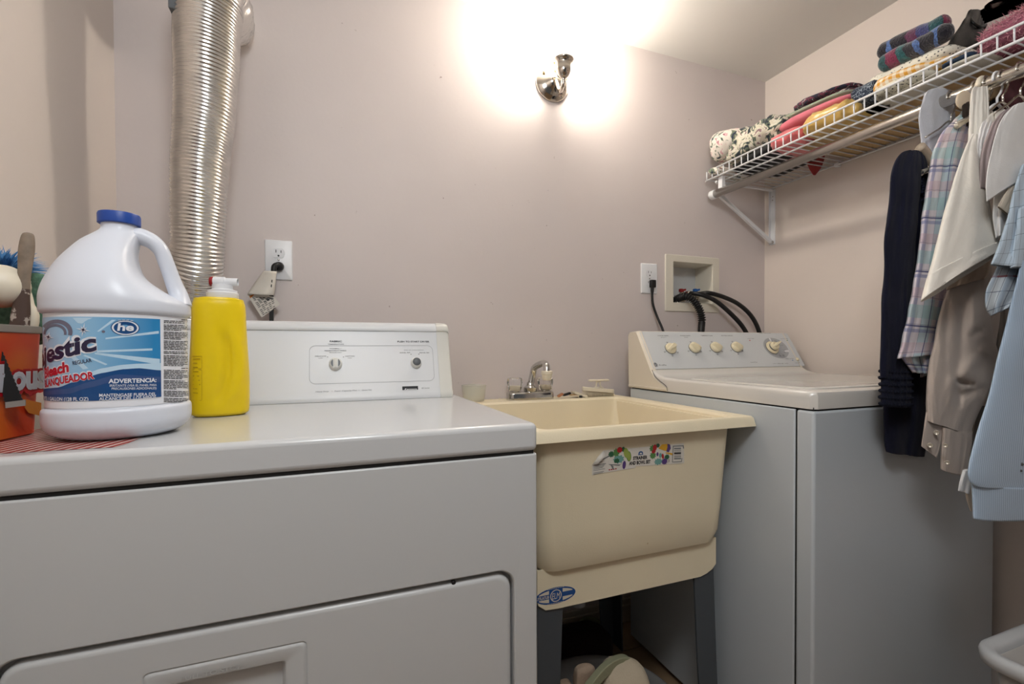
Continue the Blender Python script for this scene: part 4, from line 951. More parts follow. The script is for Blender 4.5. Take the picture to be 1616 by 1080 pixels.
# grey swoosh
vs = []; n = 22
for i in range(n+1):
    a = math.radians(188-205*i/n); o_ = LQ(185+148*math.cos(a), 265-118*math.sin(a)); q_ = LQ(180+(102+12*i/n)*math.cos(a), 268-(88-5*i/n)*math.sin(a)); vs += [lm(*q_, .0003), lm(*o_, .0003)]
mb.add(vs, [(2*i, 2*i+2, 2*i+3, 2*i+1) for i in range(n)], 7)
vs = []
for i in range(n+1):
    a = math.radians(188-200*i/n); o_ = LQ(170+108*math.cos(a), 275-86*math.sin(a)); q_ = LQ(168+86*math.cos(a), 278-66*math.sin(a)); vs += [lm(*q_, .0004), lm(*o_, .0004)]
mb.add(vs, [(2*i, 2*i+2, 2*i+3, 2*i+1) for i in range(n)], 7)
def lt(s, u, v, u2, v2, h, m, bold=.02, shear=0., l=.0005, vscale=1.):
    a = LQ(u, v); b = LQ(u2, v2); w_ = math.hypot(b[0]-a[0], b[1]-a[1]); put_text(mb, lambda x, y, _: lm(x, y, l), s, a[0], a[1], w_, h, m, bold, shear, math.atan2(b[1]-a[1], b[0]-a[0]))
def lt2(full, suf, u, v, u2, v2, h, m, bold, shear=0., l=.0005, dx=0.):
    wid = lambda q: (lambda X: max(X)-min(X))([p[0] for p in text_geo(q, 1., 0., shear)[0]])
    a = LQ(u, v); b = LQ(u2, v2); w_ = math.hypot(b[0]-a[0], b[1]-a[1])*wid(full)/wid(suf); an = math.atan2(b[1]-a[1], b[0]-a[0])
    put_text(mb, lambda x, y, _: lm(x, y, l), full, b[0]-w_*math.cos(an)+dx, b[1]-w_*math.sin(an), w_, h, m, bold, shear, an)
hz = lambda dv: abs(LQ(500, 300)[1]-LQ(500, 300+dv)[1])
# the brand word: white outline, dark letters; its first letters run round the left side
lt2('Majestic', 'estic', 100, 556, 590, 424, hz(172), 0, .085, .18, .0004); lt2('Majestic', 'estic', 104, 552, 584, 428, hz(160), 3, .038, .18, .0006)
lt2('Bleach', 'each', 118, 686, 310, 634, hz(100), 0, .085, .15, .0004); lt2('Bleach', 'each', 120, 684, 307, 635, hz(94), 4, .045, .15, .0006)
lt2('BLANQUEADOR', 'QUEADOR', 172, 766, 541, 702, hz(74), 0, .075, .1, .0004); lt2('BLANQUEADOR', 'QUEADOR', 174, 764, 538, 704, hz(68), 4, .04, .1, .0006)
lt('REGULAR', 338, 578, 516, 547, hz(36), 3, .01, 0)
lt('ADVERTENCIA:', 668, 750, 1116, 738, hz(42), 0, .03); lt('IRRITANTE (VEA EL PANEL PARA', 680, 783, 1118, 776, hz(23), 0, .005); lt('PRECAUSIONES ADICIONALES)', 698, 812, 1116, 806, hz(23), 0, .005)
lt('MANTENGASE FUERA DEL', 582, 878, 1112, 864, hz(30), 0, .015); lt('ALCANCE DEL LOS NIÑOS', 582, 912, 1112, 893, hz(30), 0, .015)
lt2('CONTENTS: 1 GALLON (128 FL OZ)', 'GALLON (128 FL OZ)', 122, 912, 482, 915, hz(34), 0, .015)
for (u, v, r1) in ((435, 245, 70), (112, 312, 55)):   # sparkles
    for k in range(8):
        a = math.pi*k/4+.2; L_ = r1*(1 if k % 2 == 0 else .62); c = LQ(u, v); e = LQ(u+L_*math.cos(a), v+L_*math.sin(a)); g1 = LQ(u+9*math.cos(a+1.57), v+9*math.sin(a+1.57)); g2 = LQ(u-9*math.cos(a+1.57), v-9*math.sin(a+1.57))
        mb.add([lm(*g1, .0008), lm(*e, .0008), lm(*g2, .0008)], [(0, 1, 2)], 0)
        e = LQ(u+L_*.45*math.cos(a), v+L_*.45*math.sin(a)); g1 = LQ(u+5*math.cos(a+1.57), v+5*math.sin(a+1.57)); g2 = LQ(u-5*math.cos(a+1.57), v-5*math.sin(a+1.57)); mb.add([lm(*g1, .0010), lm(*e, .0010), lm(*g2, .0010)], [(0, 1, 2)], 3)
c = LQ(621, 262); put_ell(mb, lambda x, y, l: lm(x, y, .0004), *c, .0018, .0018, 7, n=12)
# oval 'he' emblem
c = LQ(828, 226); ea = abs(LQ(963, 226)[0]-LQ(693, 226)[0])/2; eb = hz(76)
put_ell(mb, lambda x, y, l: lm(x, y, .0003), *c, ea, eb, 2, n=40); put_ell(mb, lambda x, y, l: lm(x, y, .0004), *c, ea*.93, eb*.92, 0, n=40); put_ell(mb, lambda x, y, l: lm(x, y, .0005), *c, ea*.80, eb*.78, 2, n=40)
put_text(mb, lambda x, y, l: lm(x, y, .0008), 'he', c[0], c[1]-eb*.36, ea*1.15, eb*.95, 0, .03, .1, 0, 'C')
for k in range(4): put_rect(mb, lambda x, y, l: lm(x, y, .0004), c[0]-ea*.5+k*ea*.28, c[0]-ea*.3+k*ea*.28, c[1]+eb*1.02-abs(k-1.5)*.0006, c[1]+eb*1.02-abs(k-1.5)*.0006+.0006, 0)
# ingredient column: greeked lines of fine print
v = 140; k = 0; paras = [3, 4, 5, 6, 2, 7, 1, 6, 6, 4, 3, 7]
for nl in paras:
    for j in range(nl):
        full = 1450 if v > 160 else 1448; st = 1186 if not (nl == 1 or v < 142) else 1350
        en = full if j < nl-1 or nl < 3 else 1186+120+(k*37) % 90
        u = st; 
        while u < en-8:
            w_ = random.choice((18, 26, 38, 50)); u2 = min(en, u+w_)
            yo = (u-1186)*.035
            a = LQ(u, v+yo); b = LQ(u2, v+yo+(u2-u)*.035)
            mb.add([lm(a[0], a[1]-.0011, .0004), lm(b[0], b[1]-.0011, .0004), lm(b[0], b[1], .0004), lm(*a, .0004)], [(0, 1, 2, 3)], 8); u = u2+6
        v += 15.2; k += 1
    v += 8
    if v > 925: break
mb.build('lettering', jm, lab, smooth=False)

# ================================================================ yellow detergent bottle
yc = Vector((-.196, 1.045, dZt)); yt_ = thing('detergent_bottle', 'yellow laundry detergent bottle with white tap cap behind the bleach', 'bottle', tuple(yc))
ydir = Vector((yc.x, yc.y, 0)).normalized(); yr = Vector((ydir.y, -ydir.x, 0))
px_y = 1.045
def yz(v): return W(345, v, Y=1.03).z
pr = [(.0005, .040, .030), (.004, .046, .036), (.012, .0485, .038), (.05, .0495, .039), (.075, .0495, .039), (.10, .0485, .038), (.14, .0465, .0365), (.175, .0450, .036), (.205, .0440, .0355), (.216, .0415, .034), (.2205, .0400, .033), (.2205, .034, .030), (.2225, .033, .029)]
mb = MB(); RR = []
for (z, a, b) in crom(pr, 5):
    ring = []
    for j in range(64):
        k = 2*math.pi*j/64; ca, sa = math.cos(k), math.sin(k); x = a*math.copysign(abs(ca)**.8, ca); y = b*math.copysign(abs(sa)**.8, sa)
        # swirling grip groove on the face
        g = (x/.045)-.35*math.sin((z-.03)*22)+.05; dp = .010*math.exp(-(g/.13)**2)*max(0, min(1, (z-.02)/.02))*max(0, min(1, (.17-z)/.03)) if sa < 0 else 0
        g2 = (x/.045)-.35*math.sin((z-.03)*22)-.42; dp -= .0045*math.exp(-(g2/.18)**2)*max(0, min(1, (z-.02)/.02))*max(0, min(1, (.17-z)/.03)) if sa < 0 else 0
        ring.append(yc+yr*x+ydir*(y+dp)+Vector((0, 0, z)))
    RR.append(ring)
mb.rings(RR, 0, True, True, True); mb.build('body', M['yellow'], yt_)
mb = MB(); cz = yc+Vector((0, 0, .2225))+yr*.006
mb.lathe([(.0265, 0), (.027, .001), (.027, .010), (.0245, .0115), (.0245, .0155), (.020, .0165), (.0175, .018), (.0175, .026), (.010, .0275)], cz, n=48)
mb.build('cap', M['white_p'], yt_, smooth=True, angle=40)
mb = MB(); tz = cz+Vector((0, 0, .032)); mb.lathe([(.0085, -.014), (.0095, -.010), (.0095, .006), (.0075, .008), (.0075, .028), (.006, .0285), (.006, .02)], tz-yr*.002, (yr-ydir*.3), n=24); mb.tube([tuple(tz-Vector((0, 0, .008))), tuple(tz)], .009, 16); mb.build('spout', M['white_p'], yt_, smooth=True, angle=40)
mb = MB(); mb.lathe([(.0088, .0), (.0092, .002), (.0090, .006), (.005, .0075), (0, .0078)], tz-yr*.002-(yr-ydir*.3).normalized()*.0125, -(yr-ydir*.3), n=24); mb.build('button', M['red_p'], yt_)
# printed side label
mb = MB()
def ym(u, v, l=0): 
    d = ray(u, v); o = Vector((0, 0, H)); pl_ = yc-ydir*.0375; t = (pl_-o).dot(ydir)/d.dot(ydir); p = o+d*t
    x = (p-yc).dot(yr); xx = max(-1, min(1, x/.0492)); y = -.039*(max(0, 1-abs(xx)**2.5))**.4
    return yc+yr*x+ydir*(y-.0007-l)+Vector((0, 0, p.z-yc.z))
for (v0, v1) in ((562, 582), (584, 632)):
    for v in (v0, v1): mb.add([ym(303, v), ym(318, v), ym(318, v+.8), ym(303, v+.8)], [(3, 2, 1, 0)])
    mb.add([ym(318, v0), ym(318.8, v0), ym(318.8, v1), ym(318, v1)], [(3, 2, 1, 0)])
for k in range(9):
    v = 566+k*6.8; mb.add([ym(304, v), ym(316-(k*5) % 6, v), ym(316-(k*5) % 6, v+1.5), ym(304, v+1.5)], [(3, 2, 1, 0)])
mb.build('side_print', M['yel_dark'], yt_, smooth=False)

# ================================================================ orange tub with cleaning tools
tb_ = thing('orange_tub', 'orange cardboard-and-plastic tub of cleaning tools at the far left', 'tub', (-.46, .92, dZt))
t0_, t1_ = W(-60, 712, Z=dZt), W(66, 684, Z=dZt)     # front edge of the base
fd = (t1_-t0_); fd.z = 0; fdn = fd.normalized(); bk = Vector((-fdn.y, fdn.x, 0))
wT, dT = .150, .085; org = t1_+bk*.0-fdn*wT
hT = .150
def tp(a, b, z): return org+fdn*a+bk*b+Vector((0, 0, z))
mb = MB(); ring = lambda g, z, r_=.014: [tp(a, b, z) for a, b in rr(wT/2, dT/2, wT+2*g, dT+2*g, r_, 6)]
mb.rings([ring(-.006, .0005), ring(-.002, .003), ring(.004, hT), ring(.0025, hT), ring(-.006, .006)], 0, True, True, True)
tn = NT('orange_printed_board'); tn.b.inputs['Roughness'].default_value = .45
tc = tn.node('ShaderNodeTexCoord'); sp = tn.node('ShaderNodeTexNoise', Scale=9., Detail=0.5); tn.link(tc.outputs['Object'], sp.inputs['Vector'])
cr = tn.node('ShaderNodeValToRGB'); cr.color_ramp.elements[0].color = srgb(206, 62, 16); cr.color_ramp.elements[1].color = srgb(214, 112, 22); cr.color_ramp.elements[0].position = .42; cr.color_ramp.elements[1].position = .58
tn.link(sp.outputs['Fac'], cr.inputs[0]); tn.link(cr.outputs[0], tn.b.inputs['Base Color'])
mb.build('wall', tn.mat, tb_, smooth=True, angle=40)
mb = MB(); mb.rings([ring(.004, hT-.001), ring(.0055, hT), ring(.0055, hT+.009), ring(.004, hT+.010), ring(.001, hT+.010), ring(.001, hT-.001)], 0, True, False, False); mb.build('rim', mat('grey_clear_rim', srgb(176, 170, 160), .3, trans=.3), tb_, smooth=True, angle=40)
mb = MB(); tm_ = lambda x, z, l=0.: tp(x, -.0010-.004*(z/hT)-l-.001, z)
def ta(u, v):
    nn_ = Vector((fdn.y, -fdn.x, 0)); o = tp(0, -.004, .07)-Vector((0, 0, H)); d = ray(u, v); t = o.dot(nn_)/d.dot(nn_); p = d*t+Vector((0, 0, H)); return (p-org).dot(fdn), p.z-dZt
a0, a1 = ta(-4, 617), ta(72, 610); xh = ta(40, 584)[1]-ta(40, 612)[1]; ang = math.atan2(a1[1]-a0[1], a1[0]-a0[0]); W_ = a1[0]-a0[0]
for dx_, k_, m_, b_ in ((-.0035, 1.06, 0, .13), (.0, 1., 0, .10), (.0, 1., 1, .055), (.0, 1., 2, .015)):
    put_text(mb, lambda x, y, l: tm_(x, y, .0006*(m_+1)), 'hous', a0[0]+dx_, a0[1]+dx_*.5, W_*k_, xh*1.36*k_, m_, b_, 0, ang)
mb.build('lettering', [mat('deep_red_print', srgb(190, 22, 34), .4), mat('pale_print', srgb(205, 208, 214), .4), mat('blue_grey_print', srgb(196, 200, 208), .4)], tb_, smooth=False)
# lower brown-orange flap
mb = MB(); put_poly(mb, tm_, [ta(*q) for q in ((38, 630), (66, 636), (66, 657), (46, 652), (40, 644))][::-1], 0, .0003); mb.build('flap', mat('amber_print', srgb(205, 122, 30), .4), tb_, smooth=False)
# tools standing in the tub
def tool(name, label, cat, base): return thing(name, label, cat, tuple(base))
# wooden brush handle
zb = dZt+.012
k0 = tp(.125, .022, .01); k1 = W(44, 372, Y=.895)
hl_ = tool('paintbrush', 'worn wooden paintbrush handle, dark stained below, standing in the tub', 'brush', k0)
mb = MB(); PTS = [(0, .010, .004), (.35, .0105, .004), (.55, .0105, .005), (.62, .0098, .005), (.70, .0078, .0055), (.80, .0072, .0058), (.92, .0088, .006), (1., .0068, .005), (1.015, .002, .002)]
RR = []
for t, a, b in crom(PTS, 4):
    p = k0+(k1-k0)*t; RR.append([p+vr*(a*math.cos(q))+vd*(b*math.sin(q)) for q in [2*math.pi*j/20 for j in range(20)]])
mb.rings(RR, 0, True, True, True)
for i, p in enumerate(mb.f):
    if i//20 < 17: mb.m[i] = 1
mb.build('handle', [mat('grey_wood', srgb(138, 122, 106), .6, var=.3, vscale=60.), mat('stained_wood', srgb(84, 66, 58), .5, wear=(srgb(180, 168, 156), .6, 70.))], hl_)
# white ladle / scoop
lc_ = W(2, 452, Y=.90); ld = tool('plastic_scoop', 'ivory plastic scoop standing behind the worn brush handle', 'scoop', tp(.13, .045, .01))
mb = MB(); RR = []
for i in range(9):
    a = math.pi/2*i/8; r_ = .030*math.cos(a)+.0002; z = -.030*math.sin(a)
    RR.append([lc_+vr*(r_*math.cos(k)+.0)+(Vector((0, 0, 1))*r_*math.sin(k))-vd*(z*-.9) for k in [2*math.pi*j/32 for j in range(32)]])
mb.rings(RR, 0, True, False, True); mb.build('bowl', M['brushw'], ld, solid=.002)
mb = MB(); mb.tube(crom([tuple(lc_+vr*.026+Vector((0, 0, .012))), tuple(W(34, 450, Y=.91)), tuple(W(40, 480, Y=.91)), tuple(W(48, 520, Y=.91)), tuple(tp(.135, .045, .02))], 6), .006, 12, rf=lambda t: .006+.004*math.sin(math.pi*min(1, t*1.1))); mb.build('handle', M['brushw'], ld)
# green scouring pad
def blob(name, c, ax, ay, az, m, par, e=.5, nzs=0., ns=30., rotz=0., nu=28, nv_=16):
    mb = MB(); c = Vector(c); R = []
    for i in range(1, nv_):
        a = -math.pi/2+math.pi*i/nv_; ring = []
        for j in range(nu):
            k = 2*math.pi*j/nu; pw = lambda q: math.copysign(abs(q)**e, q)
            p = Vector((ax*pw(math.cos(a))*pw(math.cos(k)), ay*pw(math.cos(a))*pw(math.sin(k)), az*pw(math.sin(a))))
            p = Matrix.Rotation(rotz, 3, 'Z') @ p
            if nzs: p += p.normalized()*nzs*noise.noise((c+p)*ns)
            ring.append(c+p)
        R.append(ring)
    mb.rings(R, 0, True, True, True); return mb.build(name, m, par)
gp_ = W(32, 475, Y=.945)
gs = tool('scouring_pad', 'green woven scouring pad leaning inside the orange tub', 'sponge', gp_-Vector((0, 0, .05)))
M['green_pad'] = mat('green_scouring_fibre', srgb(84, 118, 98), .95, var=.4, vscale=120., bump=1., bscale=160.)
blob('pad', gp_+Vector((0, 0, -.012)), .040, .011, .055, M['green_pad'], gs, .35, .004, 60., rotz=-.3)
db_ = tool('blue_rag', 'dark blue and white patterned rag tucked behind the green pad', 'rag', W(62, 510, Y=.96))
blob('rag', W(66, 520, Y=.955), .020, .01, .022, blotch_mat('navy_white_print', [(0, srgb(30, 38, 62)), (.58, srgb(190, 190, 186))], 60.), db_, .6, .004, 60.)
# blue fluffy duster
bc = W(6, 428, Y=.95)
du = tool('duster', 'fluffy blue duster head showing above the white scoop', 'duster', bc-Vector((0, 0, .1)))
mb = MB(); mb.tube([tuple(bc-Vector((-.01, 0, .14))), tuple(bc)], .004, 8); mb.build('stick', M['brushw'], du)
mb = MB()
for i in range(900):
    a = random.uniform(0, 2*math.pi); z = random.uniform(-.4, 1); q = math.sqrt(1-z*z); dr = Vector((q*math.cos(a), q*math.sin(a), z)); dr.x *= 1.5
    p = bc+dr*.010; L_ = random.uniform(.014, .030); e = p+dr*L_+Vector((random.uniform(-.006, .006),)*3); s_ = dr.orthogonal().normalized()*.0009
    md = (p+e)/2+Vector((random.uniform(-.003, .003), random.uniform(-.003, .003), .002))
    mb.add([p-s_, p+s_, md+s_, md-s_, e], [(0, 1, 2, 3), (3, 2, 4)])
mb.build('strands', mat('blue_fibre', srgb(84, 140, 190), .9), du)['kind'] = 'stuff'
# black toothed strap hanging down the tub's front
sp_ = thing('toothed_strap', 'black toothed plastic strap with grey end hanging over the orange tub', 'strap', tuple(W(14, 560, Y=.85)))
mb = MB(); yq = .845; a = W(-10, 535, Y=yq); b = W(24, 640, Y=yq); vs = []; n = 34
Rr2 = []
for i in range(n+1):
    t = i/n; p = a+(b-a)*t; w_ = .0028+.0058*t; tt = .0009 if i % 2 else 0
    Rr2.append([p+vr*(-w_-tt)-vd*.001, p+vr*(w_+tt)-vd*.001, p+vr*(w_+tt)+vd*.002, p+vr*(-w_-tt)+vd*.002])
mb.rings(Rr2, 0, True, True, True); mb.build('strap', M['rubber'], sp_, smooth=False)
mb = MB(); p = b; mb.rings([[p+vr*(-.009)+Vector((0, 0, z))-vd*.002, p+vr*(.010)+Vector((0, 0, z+.002))-vd*.002, p+vr*(.010)+Vector((0, 0, z+.002))+vd*.003, p+vr*(-.009)+Vector((0, 0, z))+vd*.003] for z in (-.003, .005)], 0, True, True, True); mb.build('end_piece', mat('grey_plastic', srgb(140, 138, 132), .5), sp_, smooth=False)
# red striped sheet lying on the dryer top
st = W(0, 716.5, Z=dZt); pts = [W(-90, 722, Z=dZt), W(100, 711, Z=dZt), W(182, 706.5, Z=dZt), W(200, 701, Z=dZt), W(240, 684, Z=dZt), W(150, 668, Z=dZt), W(-60, 690, Z=dZt)]
tn = stripes_mat('red_striped_film', srgb(206, 190, 182), [(0, .0125, 0., .62, srgb(150, 56, 52), 1.)], .35, 0., 'UV')
mb = MB(); mb.add([Vector((p.x, p.y, dZt+.0004)) for p in pts], [tuple(range(7))[::1]]); so = mb.build('striped_sheet', tn, smooth=False)
uvl = so.data.uv_layers.new(name='UVMap'); dirv = (W(190, 706, Z=dZt)-W(60, 716, Z=dZt)); q_ = W(100, 690, Z=dZt)-W(0, 712, Z=dZt); ang = math.atan2(q_.x, -q_.y)
for lp in so.data.loops:
    c = so.data.vertices[lp.vertex_index].co; uvl.data[lp.index].uv = (c.x*q_.y/q_.length-c.y*q_.x/q_.length, c.y)
tag(so, 'thin red and white striped sheet lying under the bleach jug', 'sheet')
# ================================================================ wire shelf with hanging rod
SX0, SX1, SY0, SY1 = 1.415, 1.750, -.35, 1.500
zlip = W(1450, 114, X=SX0).z; zdk = W(1616, 61, X=SX0).z; zwl = H+.676
shf = thing('wire_shelf', 'white wire shelf on the right wall loaded with folded clothes', 'shelf', (1.59, .6, zdk))
def zd(x): return zdk+(zwl-zdk)*(x-SX0)/(SX1-SX0)
mb = MB(); mb.tube([(SX1, 0, zd(SX1)+.003), (1.5, 0, zd(1.5)+.003), (SX0+.004, 0, zdk+.003), (SX0+.0005, 0, zdk+.006), (SX0, 0, zlip)], .0021, 6)
w0 = mb.build('cross_wire', M['wire'], shf); first = True; sp_w = .0285
n = int((SY1-SY0)/sp_w)
for i in range(n+1):
    y = SY1-.004-i*sp_w; o = w0 if first else w0.copy()
    if not first: C.objects.link(o); o.parent = shf
    first = False; pw = wloc(shf); o.location = (-pw.x, y-pw.y, -pw.z)
for nm, x, z, r_ in (('lip_rail', SX0-.001, zlip, .0034), ('front_rail', SX0-.0005, zdk, .0036), ('deck_rail', SX0+.055, zd(SX0+.055)-.003, .0032), ('deck_rail', 1.60, zd(1.60)-.003, .0032), ('wall_rail', SX1-.006, zd(SX1)-.003, .0030)):
    mb = MB(); y1 = SY1 if nm != 'lip_rail' else SY1-.055; mb.tube([(x, SY0, z), (x, y1, z)], r_, 8)
    mb.build(nm, M['wire'], shf)
mb = MB()
for y in (1.2, .82, .4): mb.box(SX1-.012, XR, y-.008, y+.008, zd(SX1)-.010, zd(SX1)+.004)
mb.build('wall_clip', M['white_p'], shf, smooth=False, bevel=.002)
# support bracket
bkt = thing('shelf_bracket', 'white metal shelf support bracket near the far corner', 'bracket', (1.6, 1.48, zdk-.1))
yb_ = 1.478; pb = W(1220, 384, X=XR-.004)
mb = MB(); mb.box(XR-.004, XR, yb_-.011, yb_+.011, pb.z-.006, zd(SX1)-.006); mb.box(XR-.014, XR, yb_+.009, yb_+.011, pb.z-.004, zd(SX1)-.008); mb.build('wall_strip', M['white_p'], bkt, smooth=False, bevel=.001)
mb = MB(); a = Vector((XR-.010, yb_, pb.z+.004)); b = Vector((SX0+.045, yb_, zd(SX0)-.055)); t = (b-a).normalized(); nn_ = Vector((-t.z, 0, t.x))
mb.rings([[q+nn_*o1_+Vector((0, o2_, 0)) for o1_, o2_ in ((-.007, -.006), (.007, -.006), (.007, .006), (-.007, .006))] for q in (a, b)], 0, True, True, True)
mb.build('brace', M['white_p'], bkt, smooth=False, bevel=.0015)
mb = MB(); mb.box(SX0+.03, XR-.004, yb_-.006, yb_+.006, zd(1.6)-.012, zd(1.6)-.004); mb.build('top_arm', M['white_p'], bkt, smooth=False, bevel=.001)
mb = MB()
for (x, z) in ((XR-.012, pb.z+.003),): mb.lathe([(.006, 0), (.006, .003), (.003, .005)], (x, yb_-.006, z), (0, -1, 0), n=12)
for z in (zd(SX1)-.035, zd(SX1)-.05): mb.lathe([(.003, 0), (.002, .002)], (XR-.004, yb_, z), (-1, 0, 0), n=10)
mb.build('screw', M['chrome'], bkt)
# rod
RX, RZ, RRr = 1.436, H+.614, .0156
rodt = thing('hanging_rod', 'polished metal clothes rod under the front of the wire shelf', 'rod', (RX, .6, RZ))
mb = MB(); mb.lathe([(RRr, SY0), (RRr, 1.478)], (RX, 0, RZ), (0, 1, 0), n=32); mb.build('tube', M['rod'], rodt)
mb = MB(); mb.lathe([(RRr+.0015, 1.470), (RRr+.002, 1.476), (RRr+.002, 1.492), (.010, 1.496), (0, 1.497)], (RX, 0, RZ), (0, 1, 0), n=32); mb.build('end_cap', M['white_p'], rodt)
mb = MB(); 
for y in (1.440, .30): mb.box(RX-.008, RX+.010, y-.010, y+.010, RZ+.013, zd(RX)-.001)
mb.build('rod_hook', M['white_p'], rodt, smooth=False, bevel=.002)

# ================================================================ folded things on the shelf
SPIN = [0]
def cushion(name, label, cat, uL, uR, X0, X1, zb, vL, vR, m, layers=1, e=.42, nz=.004, ns=22., group=None, zbR=None, Xm=None, parts=None):
    """a folded textile between pixel columns uL..uR at depth X0; its top reaches vL / vR; flat underside"""
    Xm = Xm or X0+.02
    YL, YR = W(uL, 300, X=Xm).y, W(uR, 300, X=Xm).y
    zL, zR = W(uL+.12*(uR-uL), vL, X=Xm).z, W(uR-.12*(uR-uL), vR, X=Xm).z
    zbR = zb if zbR is None else zbR
    t = thing(name, label, cat, ((X0+X1)/2, (YL+YR)/2, zb), group)
    hh = lambda q: (zb+(zbR-zb)*q, zL+(zR-zL)*q)
    for k in range(layers):
        mb = MB(); nu, nv_ = 56, 18; cx, cy = (X0+X1)/2, (YL+YR)/2; R = []
        off = random.uniform(-.004, .004)
        SPIN[0] += 3.7
        for i in range(1, nv_):
            a = -math.pi/2+math.pi*i/nv_; ring = []
            for j in range(nu):
                g = 2*math.pi*j/nu; pw = lambda q, e_: math.copysign(abs(q)**e_, q)
                x = pw(math.cos(a), .55)*pw(math.cos(g), e); y = pw(math.cos(a), .55)*pw(math.sin(g), e); z = pw(math.sin(a), .8)
                q = (1-y)/2; b_, t_ = hh(q); th = (t_-b_)/layers
                p = Vector((cx+x*(X1-X0)/2+off*(k % 2), cy+y*(YL-YR)/2+off, b_+th*k+th*(z+1)/2))
                nn_ = nz*noise.noise(Vector((p.x*ns, p.y*ns, p.z*ns+SPIN[0])))+nz*.5*noise.noise(Vector((p.x*ns*2.5, p.y*ns*2.5, p.z*ns*2.5+SPIN[0])))
                d = Vector((x, y, z*.8)); p += d*nn_; p.z = max(p.z, zb+.0005 if k == 0 else p.z)
                p.x = min(p.x, XR-.004); p.y = min(p.y, D-.006)
                ring.append(p)
            R.append(ring)
        mb.rings(R, 0, True, True, True); mb.build('fold' if layers > 1 else 'cloth', m if not isinstance(m, list) else m[k % len(m)], t)
    return t
zs0 = max(zdk, zwl)+.0062
c_floral = blotch_mat('cream_floral_print', [(0, srgb(40, 48, 58)), (.40, srgb(96, 106, 92)), (.47, srgb(204, 198, 178)), (.56, srgb(216, 212, 198)), (.62, srgb(150, 120, 122)), (.65, srgb(84, 100, 84))], 19., dist=2.5, bump=.5)
c_floral2 = blotch_mat('white_floral_print', [(0, srgb(50, 60, 84)), (.36, srgb(120, 130, 110)), (.43, srgb(226, 218, 208)), (.62, srgb(214, 170, 172)), (.68, srgb(140, 84, 96))], 26.)
c_dark = blotch_mat('navy_maroon_print', [(0, srgb(30, 34, 52)), (.46, srgb(110, 48, 66)), (.54, srgb(28, 34, 50)), (.60, srgb(176, 160, 160)), (.65, srgb(60, 74, 86))], 34.)
c_denim = blotch_mat('navy_swirl_print', [(0, srgb(34, 44, 62)), (.52, srgb(150, 160, 170)), (.57, srgb(38, 48, 66))], 70.)
c_pink = mat('pink_cotton', srgb(205, 112, 128), .9, sheen=.3, bump=.2, var=.08)
c_red = mat('coral_satin', srgb(222, 112, 116), .35, sheen=.3, bump=.5, bscale=60.)
c_gold = mat('gold_satin', srgb(206, 170, 96), .28, sheen=.2, bump=.5, bscale=40.)
c_peach = mat('peach_cotton', srgb(206, 158, 136), .9, var=.1)
c_mint = mat('sage_knit', srgb(150, 160, 140), .9, var=.1)
c_black = mat('black_cloth', srgb(22, 22, 24), .7)
c_white = mat('white_cotton', srgb(206, 202, 190), .9, bump=.2)
c_tan = mat('tan_board', srgb(186, 156, 112), .7, var=.18, vscale=20.)
tn = NT('white_crochet'); b = tn.b; b.inputs['Roughness'].default_value = .9
tc = tn.node('ShaderNodeTexCoord'); vo = tn.node('ShaderNodeTexVoronoi', Scale=130.); tn.link(tc.outputs['Object'], vo.inputs['Vector'])
cr = tn.node('ShaderNodeValToRGB'); cr.color_ramp.elements[0].color = srgb(70, 70, 74); cr.color_ramp.elements[1].color = srgb(222, 218, 204); cr.color_ramp.elements[1].position = .34; cr.color_ramp.elements[0].position = .18
tn.link(vo.outputs['Distance'], cr.inputs[0]); tn.link(cr.outputs[0], b.inputs['Base Color']); c_lace = tn.mat
def gingham():
    t = NT('yellow_gingham'); b = t.b; b.inputs['Roughness'].default_value = .9
    tc = t.node('ShaderNodeTexCoord'); mp_ = t.node('ShaderNodeMapping'); mp_.inputs['Rotation'].default_value = (0, math.radians(20), math.radians(8)); t.link(tc.outputs['Object'], mp_.inputs[0])
    sp = t.node('ShaderNodeSeparateXYZ'); t.link(mp_.outputs[0], sp.inputs[0]); outs = []
    ad = t.node('ShaderNodeMath', operation='ADD'); t.link(sp.outputs[0], ad.inputs[0]); t.link(sp.outputs[2], ad.inputs[1])
    for o_ in (sp.outputs[1], ad.outputs[0]):
        a = t.node('ShaderNodeMath', operation='MULTIPLY'); t.link(o_, a.inputs[0]); a.inputs[1].default_value = 1/.017
        f_ = t.node('ShaderNodeMath', operation='FRACT'); t.link(a.outputs[0], f_.inputs[0]); l_ = t.node('ShaderNodeMath', operation='LESS_THAN'); t.link(f_.outputs[0], l_.inputs[0]); l_.inputs[1].default_value = .5; outs.append(l_)
    s_ = t.node('ShaderNodeMath', operation='ADD'); t.link(outs[0].outputs[0], s_.inputs[0]); t.link(outs[1].outputs[0], s_.inputs[1])
    h_ = t.node('ShaderNodeMath', operation='MULTIPLY'); t.link(s_.outputs[0], h_.inputs[0]); h_.inputs[1].default_value = .5
    mx = t.node('ShaderNodeMix', data_type='RGBA'); t.link(h_.outputs[0], mx.inputs[0]); mx.inputs[6].default_value = srgb(226, 218, 200); mx.inputs[7].default_value = srgb(208, 150, 50); t.link(mx.outputs[2], b.inputs['Base Color'])
    return t.mat
c_ging = gingham()
